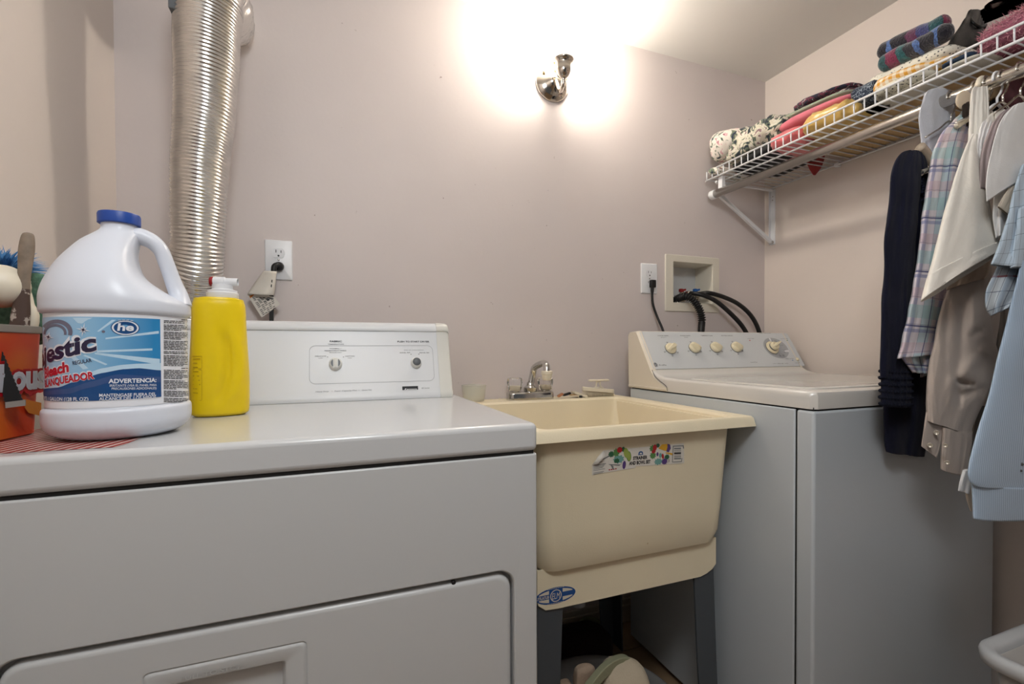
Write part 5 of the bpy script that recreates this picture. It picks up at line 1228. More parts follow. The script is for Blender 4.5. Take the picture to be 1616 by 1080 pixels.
def fleece(nm, seed):
    t = NT(nm); b = t.b; b.inputs['Roughness'].default_value = 1.; b.inputs['Sheen Weight'].default_value = .5
    tc = t.node('ShaderNodeTexCoord'); sp = t.node('ShaderNodeSeparateXYZ'); t.link(tc.outputs['Object'], sp.inputs[0])
    nz = t.node('ShaderNodeTexNoise', Scale=18.); t.link(tc.outputs['Object'], nz.inputs['Vector'])
    a = t.node('ShaderNodeMath', operation='MULTIPLY_ADD'); t.link(nz.outputs['Fac'], a.inputs[0]); a.inputs[1].default_value = .05; t.link(sp.outputs[1], a.inputs[2])
    m_ = t.node('ShaderNodeMath', operation='MULTIPLY_ADD'); t.link(a.outputs[0], m_.inputs[0]); m_.inputs[1].default_value = 4.2; m_.inputs[2].default_value = seed
    f_ = t.node('ShaderNodeMath', operation='FRACT'); t.link(m_.outputs[0], f_.inputs[0])
    cr = t.node('ShaderNodeValToRGB'); cr.color_ramp.interpolation = 'CONSTANT'
    st = [(0, srgb(34, 92, 98)), (.13, srgb(70, 74, 130)), (.26, srgb(110, 48, 88)), (.36, srgb(26, 24, 40)), (.5, srgb(84, 120, 184)), (.55, srgb(26, 24, 40)), (.68, srgb(84, 120, 184)), (.73, srgb(30, 26, 42)), (.80, srgb(24, 100, 104)), (.88, srgb(140, 36, 80))]
    while len(cr.color_ramp.elements) < len(st): cr.color_ramp.elements.new(.5)
    for e_, (p, c) in zip(cr.color_ramp.elements, st): e_.position = p; e_.color = c
    t.link(f_.outputs[0], cr.inputs[0])
    n2 = t.node('ShaderNodeTexNoise', Scale=220., Detail=3.); t.link(tc.outputs['Object'], n2.inputs['Vector'])
    mr = t.node('ShaderNodeMapRange'); t.link(n2.outputs['Fac'], mr.inputs['Value']); mr.inputs['From Min'].default_value = .3; mr.inputs['From Max'].default_value = .7; mr.inputs['To Min'].default_value = .3; mr.inputs['To Max'].default_value = .95
    mx = t.node('ShaderNodeMix', data_type='RGBA', blend_type='MULTIPLY'); mx.inputs[0].default_value = 1; t.link(cr.outputs[0], mx.inputs[6]); t.link(mr.outputs[0], mx.inputs[7]); t.link(mx.outputs[2], b.inputs['Base Color'])
    bp = t.node('ShaderNodeBump', Strength=1., Distance=.003); t.link(n2.outputs['Fac'], bp.inputs['Height']); t.link(bp.outputs[0], b.inputs['Normal'])
    return t.mat
G = 'folded clothes on the wire shelf'
cushion('black_bag', 'black cloth bag lying behind the shelf lip below the floral cloths', 'bag', 1152, 1232, 1.445, 1.70, zs0, 262, 212, c_black, 1, nz=.003)
cushion('folded_cloth', 'crumpled cream floral cloth with dark green leaves, at the far end', 'clothes', 1140, 1236, 1.425, 1.66, zs0+.018, 212, 172, c_floral, 1, .6, .020, 22., zbR=zs0+.048, Xm=1.445, group=G)
cushion('folded_cloth', 'small white floral cloth rolled against the far corner', 'clothes', 1121, 1170, 1.40, 1.60, zs0+.05, 210, 200, c_floral2, 1, .7, .008, 26., zbR=zs0+.085, Xm=1.44, group=G)
cushion('folded_cloth', 'pale pink floral cloth end poking out at the far end of the shelf', 'clothes', 1119, 1140, 1.405, 1.60, zs0-.0, 262, 262, c_floral2, 1, .6, .003, 26., group=G)
cushion('folded_cloth', 'coral red satin garment bunched behind the shelf lip', 'clothes', 1214, 1268, 1.43, 1.66, zs0, 216, 192, c_red, 1, .5, .008, 40., group=G)
cushion('folded_cloth', 'shiny gold satin garment bunched behind the shelf lip', 'clothes', 1262, 1350, 1.428, 1.66, zs0, 180, 150, c_gold, 1, .5, .014, 34., group=G)
cushion('folded_cloth', 'plain pink folded cloth lying above the gold satin', 'clothes', 1220, 1350, 1.445, 1.70, zs0+.060, 190, 146, c_pink, 1, .45, .004, 14., zbR=zs0+.062, group=G)
cushion('folded_cloth', 'peach and mint folded cloths under the dark floral one', 'clothes', 1222, 1346, 1.47, 1.72, zs0+.075, 182, 142, [c_peach, c_mint, c_mint], 2, .45, .004, 16., zbR=zs0+.078, group=G)
cushion('folded_cloth', 'dark navy and maroon floral cloth, flat on the peach stack', 'clothes', 1246, 1348, 1.48, 1.72, zs0+.100, 158, 130, c_dark, 2, .5, .007, 26., zbR=zs0+.108, group=G)
cushion('folded_cloth', 'navy swirl-printed cloth bunched beside the yellow gingham', 'clothes', 1338, 1392, 1.45, 1.70, zs0+.035, 142, 118, c_denim, 1, .6, .010, 30., group=G)
cushion('shelf_board', 'cream flat cloth-covered board lying behind the lip', 'board', 1352, 1552, 1.424, 1.70, zs0, 168, 82, c_white, 1, .3, .002, 12., Xm=1.424, group=None)
cushion('folded_cloth', 'white lace cloth with bead trim under the yellow gingham', 'clothes', 1372, 1470, 1.435, 1.70, zs0+.022, 140, 104, c_lace, 1, .5, .005, 30., group=G)
cushion('folded_cloth', 'yellow and white gingham cloth folded behind the shelf lip', 'clothes', 1366, 1500, 1.44, 1.70, zs0+.030, 122, 84, c_ging, 1, .55, .007, 18., zbR=zs0+.036, group=G)
cushion('folded_cloth', 'white crochet cloth strip under the fleece rolls', 'clothes', 1362, 1510, 1.50, 1.73, zs0+.070, 112, 68, c_lace, 1, .4, .003, 20., zbR=zs0+.075, group=G)
cushion('folded_cloth', 'dark blue cloth between gingham and pink fluffy garment', 'clothes', 1482, 1545, 1.435, 1.70, zs0+.012, 100, 78, mat('dark_blue_cloth', srgb(38, 58, 82), .9, var=.3, vscale=90.), 1, .5, .006, 30., group=G)
def roll(name, label, cat, pts, r_, m, k2=1.):
    t = thing(name, label, cat, tuple(pts[len(pts)//2]))
    mb = MB(); pp_ = crom([tuple(p) for p in pts], 10); n__ = len(pp_)
    mb.tube(pp_, r_, 28, rf=lambda q: r_*math.sqrt(max(.02, min(1, q*9, (1-q)*9)))*(1+.08*noise.noise(Vector((q*9, 3, 1)))))
    for i in range(len(mb.v)): 
        v = Vector(mb.v[i]); mb.v[i] = tuple(v+Vector((0, 0, 1))*.004*noise.noise(v*40))
    mb.build('roll', m, t); return t
fl1 = fleece('multicolour_fleece', .2); fl2 = fleece('multicolour_fleece_dark', .62)
roll('fleece_scarf', 'rolled purple, teal and navy fleece, the lower front roll', 'scarf', [W(1388, 104, X=1.50), W(1420, 88, X=1.50), W(1460, 69, X=1.50), W(1505, 44, X=1.50)], .024, fl1)
roll('fleece_scarf', 'rolled purple and black fleece, the upper rear roll against the wall', 'scarf', [W(1386, 86, X=1.56), W(1420, 69, X=1.56), W(1460, 52, X=1.56), W(1500, 34, X=1.56)], .024, fl2)
c_leather = mat('black_leather', srgb(22, 24, 26), .38, bump=.3, bscale=300.)
bgt = thing('leather_bag', 'slouching black leather bag standing behind the pink fluffy garment', 'bag', tuple(W(1530, 80, X=1.55)))
OFF = {'navy_cardigan': .030, 'plaid_shirt': .055, 'taupe_shirt': .060, 'grey_shirt': .085, 'cream_shirt': .012, 'windowpane_shirt': -.006, 'checked_shirt': -.004, 'white_shirt': -.002, 'white_shirt_tail': .01, 'mauve_blouse': .004}
def skinloft(par, name, secs, m, n=88, k=10, wr=.0028, capb=True, capt=True, e=.8, nz=.003, ns=25., solid=0, fold=0., fk=6, foff=0., uvs=1., mats=None):
    """closed loft: secs = (uL,vL,uR,vR,Y,b): silhouette end points seen at depth Y and half thickness b"""
    dy = OFF.get(par.name.split('.')[0], 0); secs = [(a, b_, c_, d_, y_+dy, e_) for a, b_, c_, d_, y_, e_ in secs]
    rows = crom(secs, k); mb = MB(); RR = []; uvr = []; vv = 0; prev = None
    for i, (uL, vL, uR, vR, Yd, b) in enumerate(rows):
        L_ = W(uL, vL, Y=Yd); R_ = W(uR, vR, Y=Yd); c = (L_+R_)/2; A = (R_-L_)/2; view = Vector((c.x, c.y, 0)).normalized()
        tt = i/(len(rows)-1); ring = []
        if prev is not None: vv += (c-prev).length
        prev = c; uvr.append((A.length, vv))
        for j in range(n):
            a = 2*math.pi*j/n; ca, sa = math.cos(a), math.sin(a)
            x = math.copysign(abs(ca)**e, ca); y = math.copysign(abs(sa)**e, sa)
            wv = fold*(math.sin(fk*x*1.7+foff+tt*1.3+1.2*noise.noise(Vector((x*1.5, tt*3, foff))))+.5*math.sin(fk*2.3*x+foff*2+tt*2.))*(.35+.65*tt)
            p = c+A*x+view*(b*y+wv*(1-.3*abs(x)))
            p += (A.normalized()*x+view*y)*nz*noise.noise(p*ns+Vector((foff, 0, 0)))
            if wr:
                q1 = noise.noise(Vector((x*2.1+foff*1.7+sa*.4, vv*6.5+x*1.4, foff))); q2 = noise.noise(Vector((x*4.5+foff, vv*15.-x*2.2, foff*2+3)))
                p += view*wr*(2.2*(.3-abs(q1))+1.1*(.25-abs(q2)))*(-1 if sa < 0 else 1)*min(1, 6*b/.02 if b < .02 else 1)
            ring.append(p)
        RR.append(ring)
    mb.rings(RR, 0, True, capt, capb)
    o = mb.build(name, m, par, solid=solid)
    uvl = o.data.uv_layers.new(name='UVMap'); nr = len(rows)
    for lp in o.data.loops:
        i, j = divmod(lp.vertex_index, n); a = 2*math.pi*j/n
        uvl.data[lp.index].uv = ((math.cos(a))*uvr[i][0]+(.0 if math.sin(a) < 0 else .5), uvr[i][1])
    return o
# bag: lofted standing pouch
skinloft(bgt, 'pouch', [(1487, 95, 1545, 80, .80, .05), (1494, 80, 1550, 66, .80, .05), (1508, 58, 1552, 48, .80, .045), (1520, 38, 1554, 36, .80, .04), (1528, 24, 1556, 26, .80, .035)], c_leather, e=.6, nz=.008, capb=False, solid=.002)
mb = MB(); q_ = [W(1531, 27, Y=.79), W(1540, 22, Y=.79), W(1556, 24, Y=.80), W(1562, 34, Y=.80), W(1549, 42, Y=.775), W(1536, 36, Y=.775)]
mb.tube(crom([tuple(p) for p in q_+[q_[0]]], 6), .0035, 8); mb.build('bag_opening', c_leather, bgt)
# bundle of black straps at the top right
st_t = thing('strap_bundle', 'bundle of shiny black straps lying high at the near end of the shelf', 'straps', tuple(W(1600, 30, X=1.58)))
for k in range(7):
    mb = MB(); x = 1.50+.02*k; a = W(1556-k*1+3*(k % 2), 32-k*2.2, X=x); b = W(1640, -2-k*5.5, X=x); cc = (a+b)/2+Vector((0, 0, .006*(k % 3)))
    pts = crom([tuple(a), tuple(cc), tuple(b), tuple(b+(b-a)*.5)], 6); RR = [[Vector(p)+Vector((0, o1_, o2_)) for o1_, o2_ in ((-.004, -.007), (.004, -.007), (.004, .007), (-.004, .007))] for p in pts]
    mb.rings(RR, 0, True, True, True); mb.build('strap', c_leather, st_t, bevel=.002)
# silk scarf end between bag and straps
cushion('silk_scarf', 'small pale grey and plum silk scarf end between bag and straps', 'scarf', 1548, 1584, 1.50, 1.56, zs0+.155, 32, 20, blotch_mat('plum_grey_silk', [(0, srgb(92, 60, 74)), (.5, srgb(160, 160, 150))], 30., .4), 1, .7, .004, 40.)
# pink fluffy garment
pf = thing('fluffy_garment', 'dusty pink fluffy knitted garment at the near end of the shelf', 'clothes', tuple(W(1590, 80, X=1.5)))
c_fuzz = mat('dusty_pink_yarn', srgb(190, 128, 140), .9, sheen=.6)
c_fuzz2 = mat('deep_pink_yarn', srgb(150, 88, 106), .9, var=.4, vscale=60.)
mbf = MB(); Yn, Yf_ = .30, W(1532, 100, X=1.46).y; core = MB(); R = []
for i in range(0, 15):
    t = i/14; y = Yf_+(Yn-Yf_)*t; rise = math.sin(math.pi*min(1, .12+t*.9)/2)
    zt__ = zs0+.055+.065*rise; ring = []
    for j in range(28):
        a = 2*math.pi*j/28; x = 1.555+(.118 if t > 0 else .06)*math.copysign(abs(math.cos(a))**.7, math.cos(a)); z = zs0+.004+(zt__-zs0)*(.5+.5*math.copysign(abs(math.sin(a))**.8, math.sin(a)))
        ring.append(Vector((x, y, z))+Vector((.006, .006, .006))*noise.noise(Vector((x*30, y*30, z*30))))
    R.append(ring)
core.rings(R, 0, True, True, True); core.build('knit', c_fuzz2, pf)
for i in range(6500):
    a = random.choice(range(14)); t = (a+random.random())/14; j = random.randrange(28); r0_ = R[a][j]; r1_ = R[a+1][j]; p = r0_+(r1_-r0_)*random.random()
    c_ = Vector((1.555, p.y, zs0+.05)); d = (p-c_).normalized()
    if d.x > .5: continue
    L_ = random.uniform(.006, .019); tw = Vector((random.uniform(-1, 1), random.uniform(-1, 1), random.uniform(-1, 1)))*.75
    e_ = p+(d+tw).normalized()*L_; s_ = tw.cross(d).normalized()*random.uniform(.0005, .0011)
    if e_.z < zs0: continue
    mbf.add([p-s_, p+s_, e_], [(0, 1, 2)])
mbf.build('fluff', c_fuzz, pf)['kind'] = 'stuff'
# red corner of a garment hanging through the shelf
rc = thing('red_cloth', 'corner of a red garment poking down through the shelf wires', 'clothes', tuple(W(1288, 262, X=1.70)))
cyv = W(1288, 250, X=1.70).y
skinloft(rc, 'cloth', [(1274, 246, 1302, 238, cyv, .006), (1273, 256, 1301, 250, cyv, .010), (1277, 268, 1296, 264, cyv, .008), (1283, 276, 1287, 276, cyv, .004)], mat('red_cotton', srgb(170, 66, 66), .85), nz=.004, fold=.004, n=24)
# tan cardboard on the wires towards the wall
tb2 = thing('cardboard_liner', 'tan cardboard liner lying on the shelf wires, seen from below', 'cardboard', (1.6, .9, zs0))
mb = MB(); mb.box(1.50, 1.745, .34, W(1262, 200, X=1.5).y, max(zdk, zwl)+.0062, max(zdk, zwl)+.008); lo = mb.build('sheet', c_tan, tb2, smooth=False)

# ================================================================ hanging clothes
def hanger(label, Yh, m, arm=.13, wr=.0021, group='hangers on the rod', neck=.055):
    t = thing('clothes_hanger', label, 'hanger', (RX, Yh, RZ-.05), group)
    R_ = RRr+.0030; mb = MB(); pts = []
    for i in range(15):
        a = math.radians(-20+215*i/14); pts.append((RX+R_*math.cos(a), Yh, RZ+R_*math.sin(a)))
    pts = pts[::-1][:]
    pts = pts[::-1]
    # from the left lower lip over the rod and down on the right to the neck
    tail = [(RX+R_*1.15, Yh, RZ-.012), (RX+.012, Yh, RZ-.028), (RX, Yh, RZ-.040), (RX, Yh, RZ-neck)]
    full = pts[::-1]+tail
    mb.tube(full, wr, 8); mb.build('hook', m, t)
    mb = MB(); mb.tube(crom([(RX-arm, Yh, RZ-neck-.055), (RX-arm*.5, Yh, RZ-neck-.028), (RX, Yh, RZ-neck), (RX+arm*.5, Yh, RZ-neck-.028), (RX+arm, Yh, RZ-neck-.055)], 5), wr*1.2, 8); mb.build('shoulder_bar', m, t)
    return t
hook_m = mat('bright_hook_wire', (.78, .76, .72, 1), .12, metal=1.)
hooks = [(W(1501, 150, X=RX).y, 'chrome hook hanger next to the pale grey top, furthest along the rod', .10), (W(1540, 130, X=RX).y, 'chrome hook hanger just left of the cream shirt collar', .10), (W(1558, 125, X=RX).y, 'chrome hook hanger carrying the cream shirt', .12),
         (W(1583, 110, X=RX).y, 'plain chrome hook hanger right of the white wrapped hook', .10), (W(1611, 100, X=RX).y, 'chrome hook hanger nearest the camera', .10)]
for y, lb, ar in hooks: hanger(lb, y, hook_m, ar)
hanger('white plastic-wrapped hook hanger between two chrome hooks', W(1574, 118, X=RX).y, M['white_p'], .1, .0024)
hanger('broad ivory plastic hook hanger over the cream shirt', W(1551, 122, X=RX).y, M['brushw'], .1, .0052)
# round ivory plastic hanger disc
p = W(1521, 158, X=1.40); hd_ = thing('size_disc', 'round translucent ivory plastic disc on the rod left of the cream shirt', 'disc', tuple(p))
mb = MB(); mb.lathe([(.006, -.003), (.019, -.003), (.021, -.001), (.021, .001), (.019, .003), (.006, .003)], p, (.25, 1, .1), n=32); mb.build('ring', mat('ivory_translucent', srgb(224, 206, 182), .3, trans=.2), hd_)
# clear clip hanger showing between cardigan and grey top
ch_ = thing('clip_hanger', 'clear plastic hanger end with chrome clip beside the navy cardigan shoulder', 'hanger', tuple(W(1450, 262, Y=.69)))
mb = MB(); mb.tube(crom([tuple(W(1452, 232, Y=.70)), tuple(W(1462, 242, Y=.70)), tuple(W(1476, 262, Y=.70)), tuple(W(1500, 262, Y=.70))], 6), .010, 12, rf=lambda t: .011-.004*t); mb.build('arm', mat('hanger_clear', srgb(206, 190, 170), .2, trans=.45), ch_)
mb = MB(); a, b = W(1443, 277, Y=.68), W(1470, 266, Y=.69); mb.tube([tuple(a), tuple(b)], .006, 14); mb.build('clip_bar', mat('clear_clip', srgb(200, 192, 180), .15, trans=.4), ch_)
mb = MB(); mb.tube([tuple(a-(b-a)*.03), tuple(a+(b-a)*.28)], .0085, 14); mb.build('clip', hook_m, ch_)

navy = mat('navy_velour', srgb(20, 22, 40), .92, spec=.25, sheen=.03, bump=.35, bscale=500., var=.15, vscale=25.)
cg = thing('navy_cardigan', 'dark navy cardigan with bobble-trimmed cuff hanging before the washer', 'cardigan', (1.2, .66, 1.3))
skinloft(cg, 'torso', [(1440, 240, 1456, 240, .675, .008), (1424, 262, 1464, 262, .675, .02), (1418, 310, 1464, 310, .675, .025), (1414, 400, 1462, 400, .675, .028), (1408, 500, 1462, 500, .675, .03), (1400, 590, 1464, 590, .675, .03), (1394, 640, 1464, 640, .675, .03), (1395, 690, 1463, 690, .675, .028), (1399, 712, 1458, 720, .675, .024)], navy, nz=.005, ns=14., fold=.003, fk=3, capb=False, solid=.002)
skinloft(cg, 'sleeve', [(1434, 239, 1447, 239, .650, .006), (1421, 245, 1452, 246, .650, .016), (1412, 262, 1452, 262, .648, .022), (1405, 300, 1451, 300, .645, .026), (1399, 360, 1446, 360, .642, .028), (1394, 450, 1442, 450, .640, .028), (1391, 540, 1440, 540, .638, .028), (1391, 588, 1438, 588, .638, .026), (1391, 596, 1438, 596, .638, .026)], navy, nz=.007, ns=16., fold=.005, fk=3, capb=False, solid=.002, foff=2.)
bob = MB(); 
for r_i in range(6):
    v = 586+r_i*10.2; n_b = 15
    uLc, uRc = 1389.5-(.5 if r_i in (1, 4) else 0), 1439
    Lp, Rp = W(uLc, v, Y=.668), W(uRc, v+1.5, Y=.668); c = (Lp+Rp)/2; A = (Rp-Lp)/2; view = Vector((c.x, c.y, 0)).normalized(); ring = []
    for j in range(n_b*2):
        a = math.pi*j/n_b; p = c+A*math.cos(a)+view*(.027*math.sin(a))
        if r_i % 1 == 0: bob.lathe([(.0006, -.0042), (.0032, -.003), (.0044, 0), (.0032, .003), (.0006, .0042)], p, (0, 0, 1), n=8)
bo = bob.build('bobble_trim', mat('navy_yarn', srgb(17, 19, 32), .95, spec=.25, bump=.5, bscale=300.), cg); bo['kind'] = 'stuff'
skinloft(cg, 'cuff', [(1391, 580, 1438, 580, .638, .025), (1391, 610, 1438, 612, .638, .025), (1391, 640, 1437, 643, .638, .025)], navy, nz=.001, capb=False, capt=False, solid=.002)
# lace edge of the neckline: little scallops
mb = MB()
for i in range(20):
    t = i/19; p = W(1446+14*t+2*math.sin(i*2), 242+78*t, Y=.685); mb.lathe([(.0005, -.004), (.004, -.001), (.004, .001), (.0005, .004)], p, (.3, -1, .2), n=8)
mb.build('scalloped_edge', navy, cg)

terry = mat('pale_grey_terry', srgb(192, 194, 202), .95, sheen=.3, bump=.6, bscale=350., var=.05)
gt = thing('grey_sweater', 'pale grey soft sweater folded over a hanger at the far end', 'sweater', (1.38, .72, 1.55))
skinloft(gt, 'cloth', [(1470, 142, 1492, 141, .735, .006), (1459, 150, 1502, 150, .735, .016), (1451, 180, 1507, 180, .733, .022), (1451, 205, 1506, 205, .73, .022), (1455, 228, 1497, 225, .728, .018), (1460, 243, 1482, 236, .726, .012), (1463, 250, 1474, 244, .725, .006)], terry, nz=.006, ns=20., fold=.003, fk=4)

plaid = stripes_mat('pastel_plaid', srgb(226, 216, 220), [(0, .080, .15, .34, srgb(158, 196, 204), .6), (0, .080, .62, .16, srgb(122, 128, 180), .6), (1, .125, .10, .24, srgb(160, 198, 198), .6), (1, .125, .42, .20, srgb(212, 182, 190), .55), (1, .125, .66, .06, srgb(120, 126, 176), .6), (1, .125, .73, .03, srgb(50, 58, 116), .85), (0, .040, .3, .02, srgb(60, 66, 116), .7), (1, .0625, .50, .016, srgb(60, 66, 110), .6), (0, .080, .93, .03, srgb(50, 58, 116), .85)])
ps = thing('plaid_shirt', 'short-sleeved pastel blue, green and pink plaid shirt beside the navy cardigan', 'shirt', (1.25, .62, 1.3))
skinloft(ps, 'torso', [(1522, 172, 1534, 172, .635, .008), (1504, 196, 1534, 194, .635, .016), (1489, 218, 1532, 216, .635, .02), (1478, 260, 1535, 258, .635, .022), (1470, 330, 1540, 330, .635, .024), (1462, 430, 1530, 430, .635, .026), (1458, 500, 1520, 500, .635, .026), (1455, 560, 1500, 560, .635, .022), (1452, 596, 1474, 588, .635, .016)], plaid, nz=.004, fold=.007, fk=5, capb=False, solid=.0012, foff=1.)
skinloft(ps, 'sleeve', [(1512, 184, 1530, 180, .610, .008), (1494, 203, 1529, 200, .608, .018), (1479, 226, 1527, 224, .606, .024), (1467, 262, 1522, 262, .604, .027), (1459, 320, 1514, 322, .602, .029), (1450, 385, 1505, 390, .60, .030), (1441, 450, 1497, 455, .598, .030), (1430, 510, 1488, 516, .596, .030), (1417, 566, 1478, 560, .594, .028)], plaid, nz=.005, fold=.008, fk=4, capb=False, solid=.0012, foff=3.)
skinloft(ps, 'sleeve_hem', [(1423, 552, 1474, 556, .600, .024), (1421, 562, 1470, 566, .600, .024), (1440, 588, 1466, 590, .602, .016)], plaid, nz=.003, fold=.004, fk=4, capb=False, solid=.0012, foff=5.)

cream = mat('cream_crepe', srgb(232, 226, 216), .92, sheen=.2, bump=.5, bscale=120., var=.04, vscale=12.)
cream_in = mat('cream_lining', srgb(200, 188, 172), .9)
cs = thing('cream_shirt', 'cream short-sleeved crepe shirt with wide flared sleeve, in front of the plaid', 'shirt', (1.25, .59, 1.35))
skinloft(cs, 'collar_band', [(1535, 139, 1559, 136, .600, .004), (1532, 150, 1560, 150, .600, .010), (1530, 180, 1561, 185, .598, .012), (1528, 215, 1560, 222, .596, .013), (1527, 250, 1560, 255, .596, .013)], cream, nz=.003, fold=.006, fk=7, n=56)
skinloft(cs, 'sleeve', [(1534, 212, 1543, 213, .586, .006), (1526, 226, 1546, 229, .584, .014), (1514, 258, 1551, 264, .580, .024), (1501, 300, 1557, 302, .576, .032), (1487, 348, 1565, 340, .572, .038), (1473, 402, 1573, 368, .568, .042), (1463, 440, 1578, 384, .565, .044), (1454, 474, 1580, 394, .563, .045)], cream, nz=.005, ns=12., fold=.006, fk=2.6, capb=False, solid=.0015, n=64, foff=4.)
skinloft(cs, 'hem', [(1464.5, 437, 1578.5, 383, .5640, .0462), (1453.5, 476, 1580.5, 395.5, .5620, .0468)], cream, nz=.0, fold=.006, fk=2.6, capb=False, capt=False, solid=.0015, n=64, foff=4.)
skinloft(cs, 'lower_body', [(1530, 300, 1562, 300, .605, .012), (1515, 380, 1562, 380, .605, .016), (1500, 430, 1560, 430, .605, .016), (1493, 458, 1553, 440, .605, .014)], mat('peach_lining', srgb(200, 178, 158), .9), nz=.003, fold=.004, capb=False, solid=.001)

taupe = mat('taupe_cotton', srgb(190, 174, 162), .9, sheen=.15, bump=.25, bscale=600., var=.05, vscale=10.)
ts = thing('taupe_shirt', 'taupe long-sleeved shirt with snap-button cuff hanging below the cream sleeve', 'shirt', (1.2, .56, 1.1))
def crease(o, lines, depth=.012, w=.010):
    """press sharp tucks into a sleeve: lines = [((u,v),(u,v), sign)]"""
    pw = wloc(o.parent); vd_ = None
    for v in o.data.vertices:
        p = v.co; q = p-Vector((0, 0, H)); wv = q.dot(Fw)
        if wv <= 0: continue
        u_ = CX+FPX*q.dot(Rt)/wv; v_ = CY-FPX*q.dot(Up)/wv; dsp = 0
        for (a, b, s_, w_) in lines:
            ax, ay = a; bx_, by_ = b; dx, dy = bx_-ax, by_-ay; LL = dx*dx+dy*dy; t = max(0, min(1, ((u_-ax)*dx+(v_-ay)*dy)/LL)); dd_ = math.hypot(u_-ax-dx*t, v_-ay-dy*t)
            dsp += s_*math.exp(-(dd_/w_)**2)*(.4+.6*math.sin(math.pi*min(1, t+.15)))
        v.co = p+Vector((q.x, q.y, 0)).normalized()*depth*dsp
    o.data.update()
skinloft(ts, 'body', [(1545, 215, 1580, 200, .60, .008), (1540, 300, 1590, 300, .60, .012), (1515, 430, 1585, 430, .598, .018), (1508, 470, 1580, 480, .596, .02), (1500, 560, 1570, 560, .594, .022), (1490, 640, 1560, 640, .594, .02)], taupe, nz=.003, fold=.008, fk=6, capb=False, solid=.0012)
o = skinloft(ts, 'sleeve', [(1515, 400, 1560, 390, .575, .014), (1502, 440, 1566, 430, .572, .024), (1489, 478, 1566, 470, .568, .030), (1481, 505, 1563, 500, .566, .033), (1474, 540, 1569, 535, .563, .036), (1467, 570, 1575, 565, .561, .037), (1463, 605, 1566, 602, .559, .036), (1461, 635, 1549, 640, .558, .033), (1461, 655, 1536, 670, .557, .030), (1461, 662, 1532, 684, .557, .029)], taupe, n=160, k=14, nz=.004, ns=14., fold=.003, fk=3, capb=False, solid=.0012, foff=7.)
crease(o, [((1510, 600), (1552, 552), -1.0, 10), ((1552, 552), (1575, 568), -.7, 7), ((1520, 480), (1511, 595), 1.0, 8), ((1496, 480), (1490, 560), .6, 7), ((1535, 530), (1552, 518), .9, 6), ((1536, 470), (1538, 525), -.7, 7), ((1512, 603), (1535, 608), 1.1, 4), ((1520, 625), (1545, 615), .9, 7), ((1515, 640), (1512, 600), .8, 5), ((1500, 600), (1498, 650), -.4, 7), ((1530, 590), (1545, 600), -.5, 10)], .019)
o = skinloft(ts, 'cuff_flap', [(1461, 650, 1489, 664, .5545, .006), (1459, 665, 1487, 680, .5545, .006), (1455.5, 690, 1484, 706, .5545, .006), (1454, 704, 1478, 722, .5545, .005)], taupe, nz=.0015, n=40, e=.5)
o = skinloft(ts, 'cuff', [(1486, 672, 1534, 682, .557, .028), (1486, 690, 1533, 700, .557, .028), (1485, 715, 1529, 730, .557, .028), (1485, 739, 1526, 749, .557, .027)], taupe, nz=.002, capb=False, capt=False, solid=.0015, e=.7)
snap = mat('pearl_snap', srgb(196, 186, 170), .25, metal=.4)
for (u, v, Yv, r_) in ((1478, 683, .546, .0052), (1468, 703, .546, .0052), (1492, 703, .528, .0045), (1495, 730, .528, .0045)):
    mb = MB(); c = W(u, v, Y=Yv+.060); ax = -Vector((c.x, c.y, 0)).normalized(); mb.lathe([(r_, 0), (r_, .0012), (r_*.8, .002), (r_*.7, .0012), (0, .0012)], c, ax, n=20); mb.build('snap_button', snap, ts)

wht = mat('white_cotton_shirt', srgb(228, 226, 224), .9, sheen=.2, bump=.25, bscale=400., var=.04)
ws = thing('white_shirt', 'white shirt with wide pointed collar hanging right of the cream sleeve', 'shirt', (1.3, .55, 1.4))
skinloft(ws, 'collar', [(1598, 168, 1625, 160, .552, .004), (1580, 190, 1650, 182, .550, .008), (1568, 225, 1660, 212, .548, .009), (1560, 262, 1665, 232, .546, .008), (1556, 294, 1668, 246, .544, .007), (1557, 318, 1670, 248, .543, .004)], wht, nz=.002, fold=.004, fk=3, solid=.001, capb=False, e=.5)
skinloft(ws, 'sleeve', [(1575, 250, 1640, 240, .565, .015), (1569, 300, 1625, 290, .563, .018), (1567, 340, 1605, 340, .562, .018), (1571, 376, 1592, 372, .562, .012)], wht, nz=.003, fold=.006, fk=4, capb=False, solid=.001)
skinloft(ws, 'rolled_cuff', [(1590, 298, 1620, 290, .548, .012), (1582, 312, 1612, 318, .546, .015), (1574, 326, 1598, 345, .546, .012)], cream_in, nz=.002, capb=False, solid=.001)
mv = mat('mauve_cotton', srgb(160, 146, 146), .9, bump=.2)
ms = thing('mauve_blouse', 'greyish mauve blouse shoulder squeezed between cream and white shirts', 'blouse', (1.35, .57, 1.5))
skinloft(ms, 'cloth', [(1592, 172, 1600, 168, .572, .006), (1572, 188, 1598, 182, .572, .016), (1556, 216, 1590, 214, .572, .018), (1547, 250, 1585, 250, .574, .018), (1546, 300, 1584, 300, .576, .018)], mv, nz=.003, fold=.004)
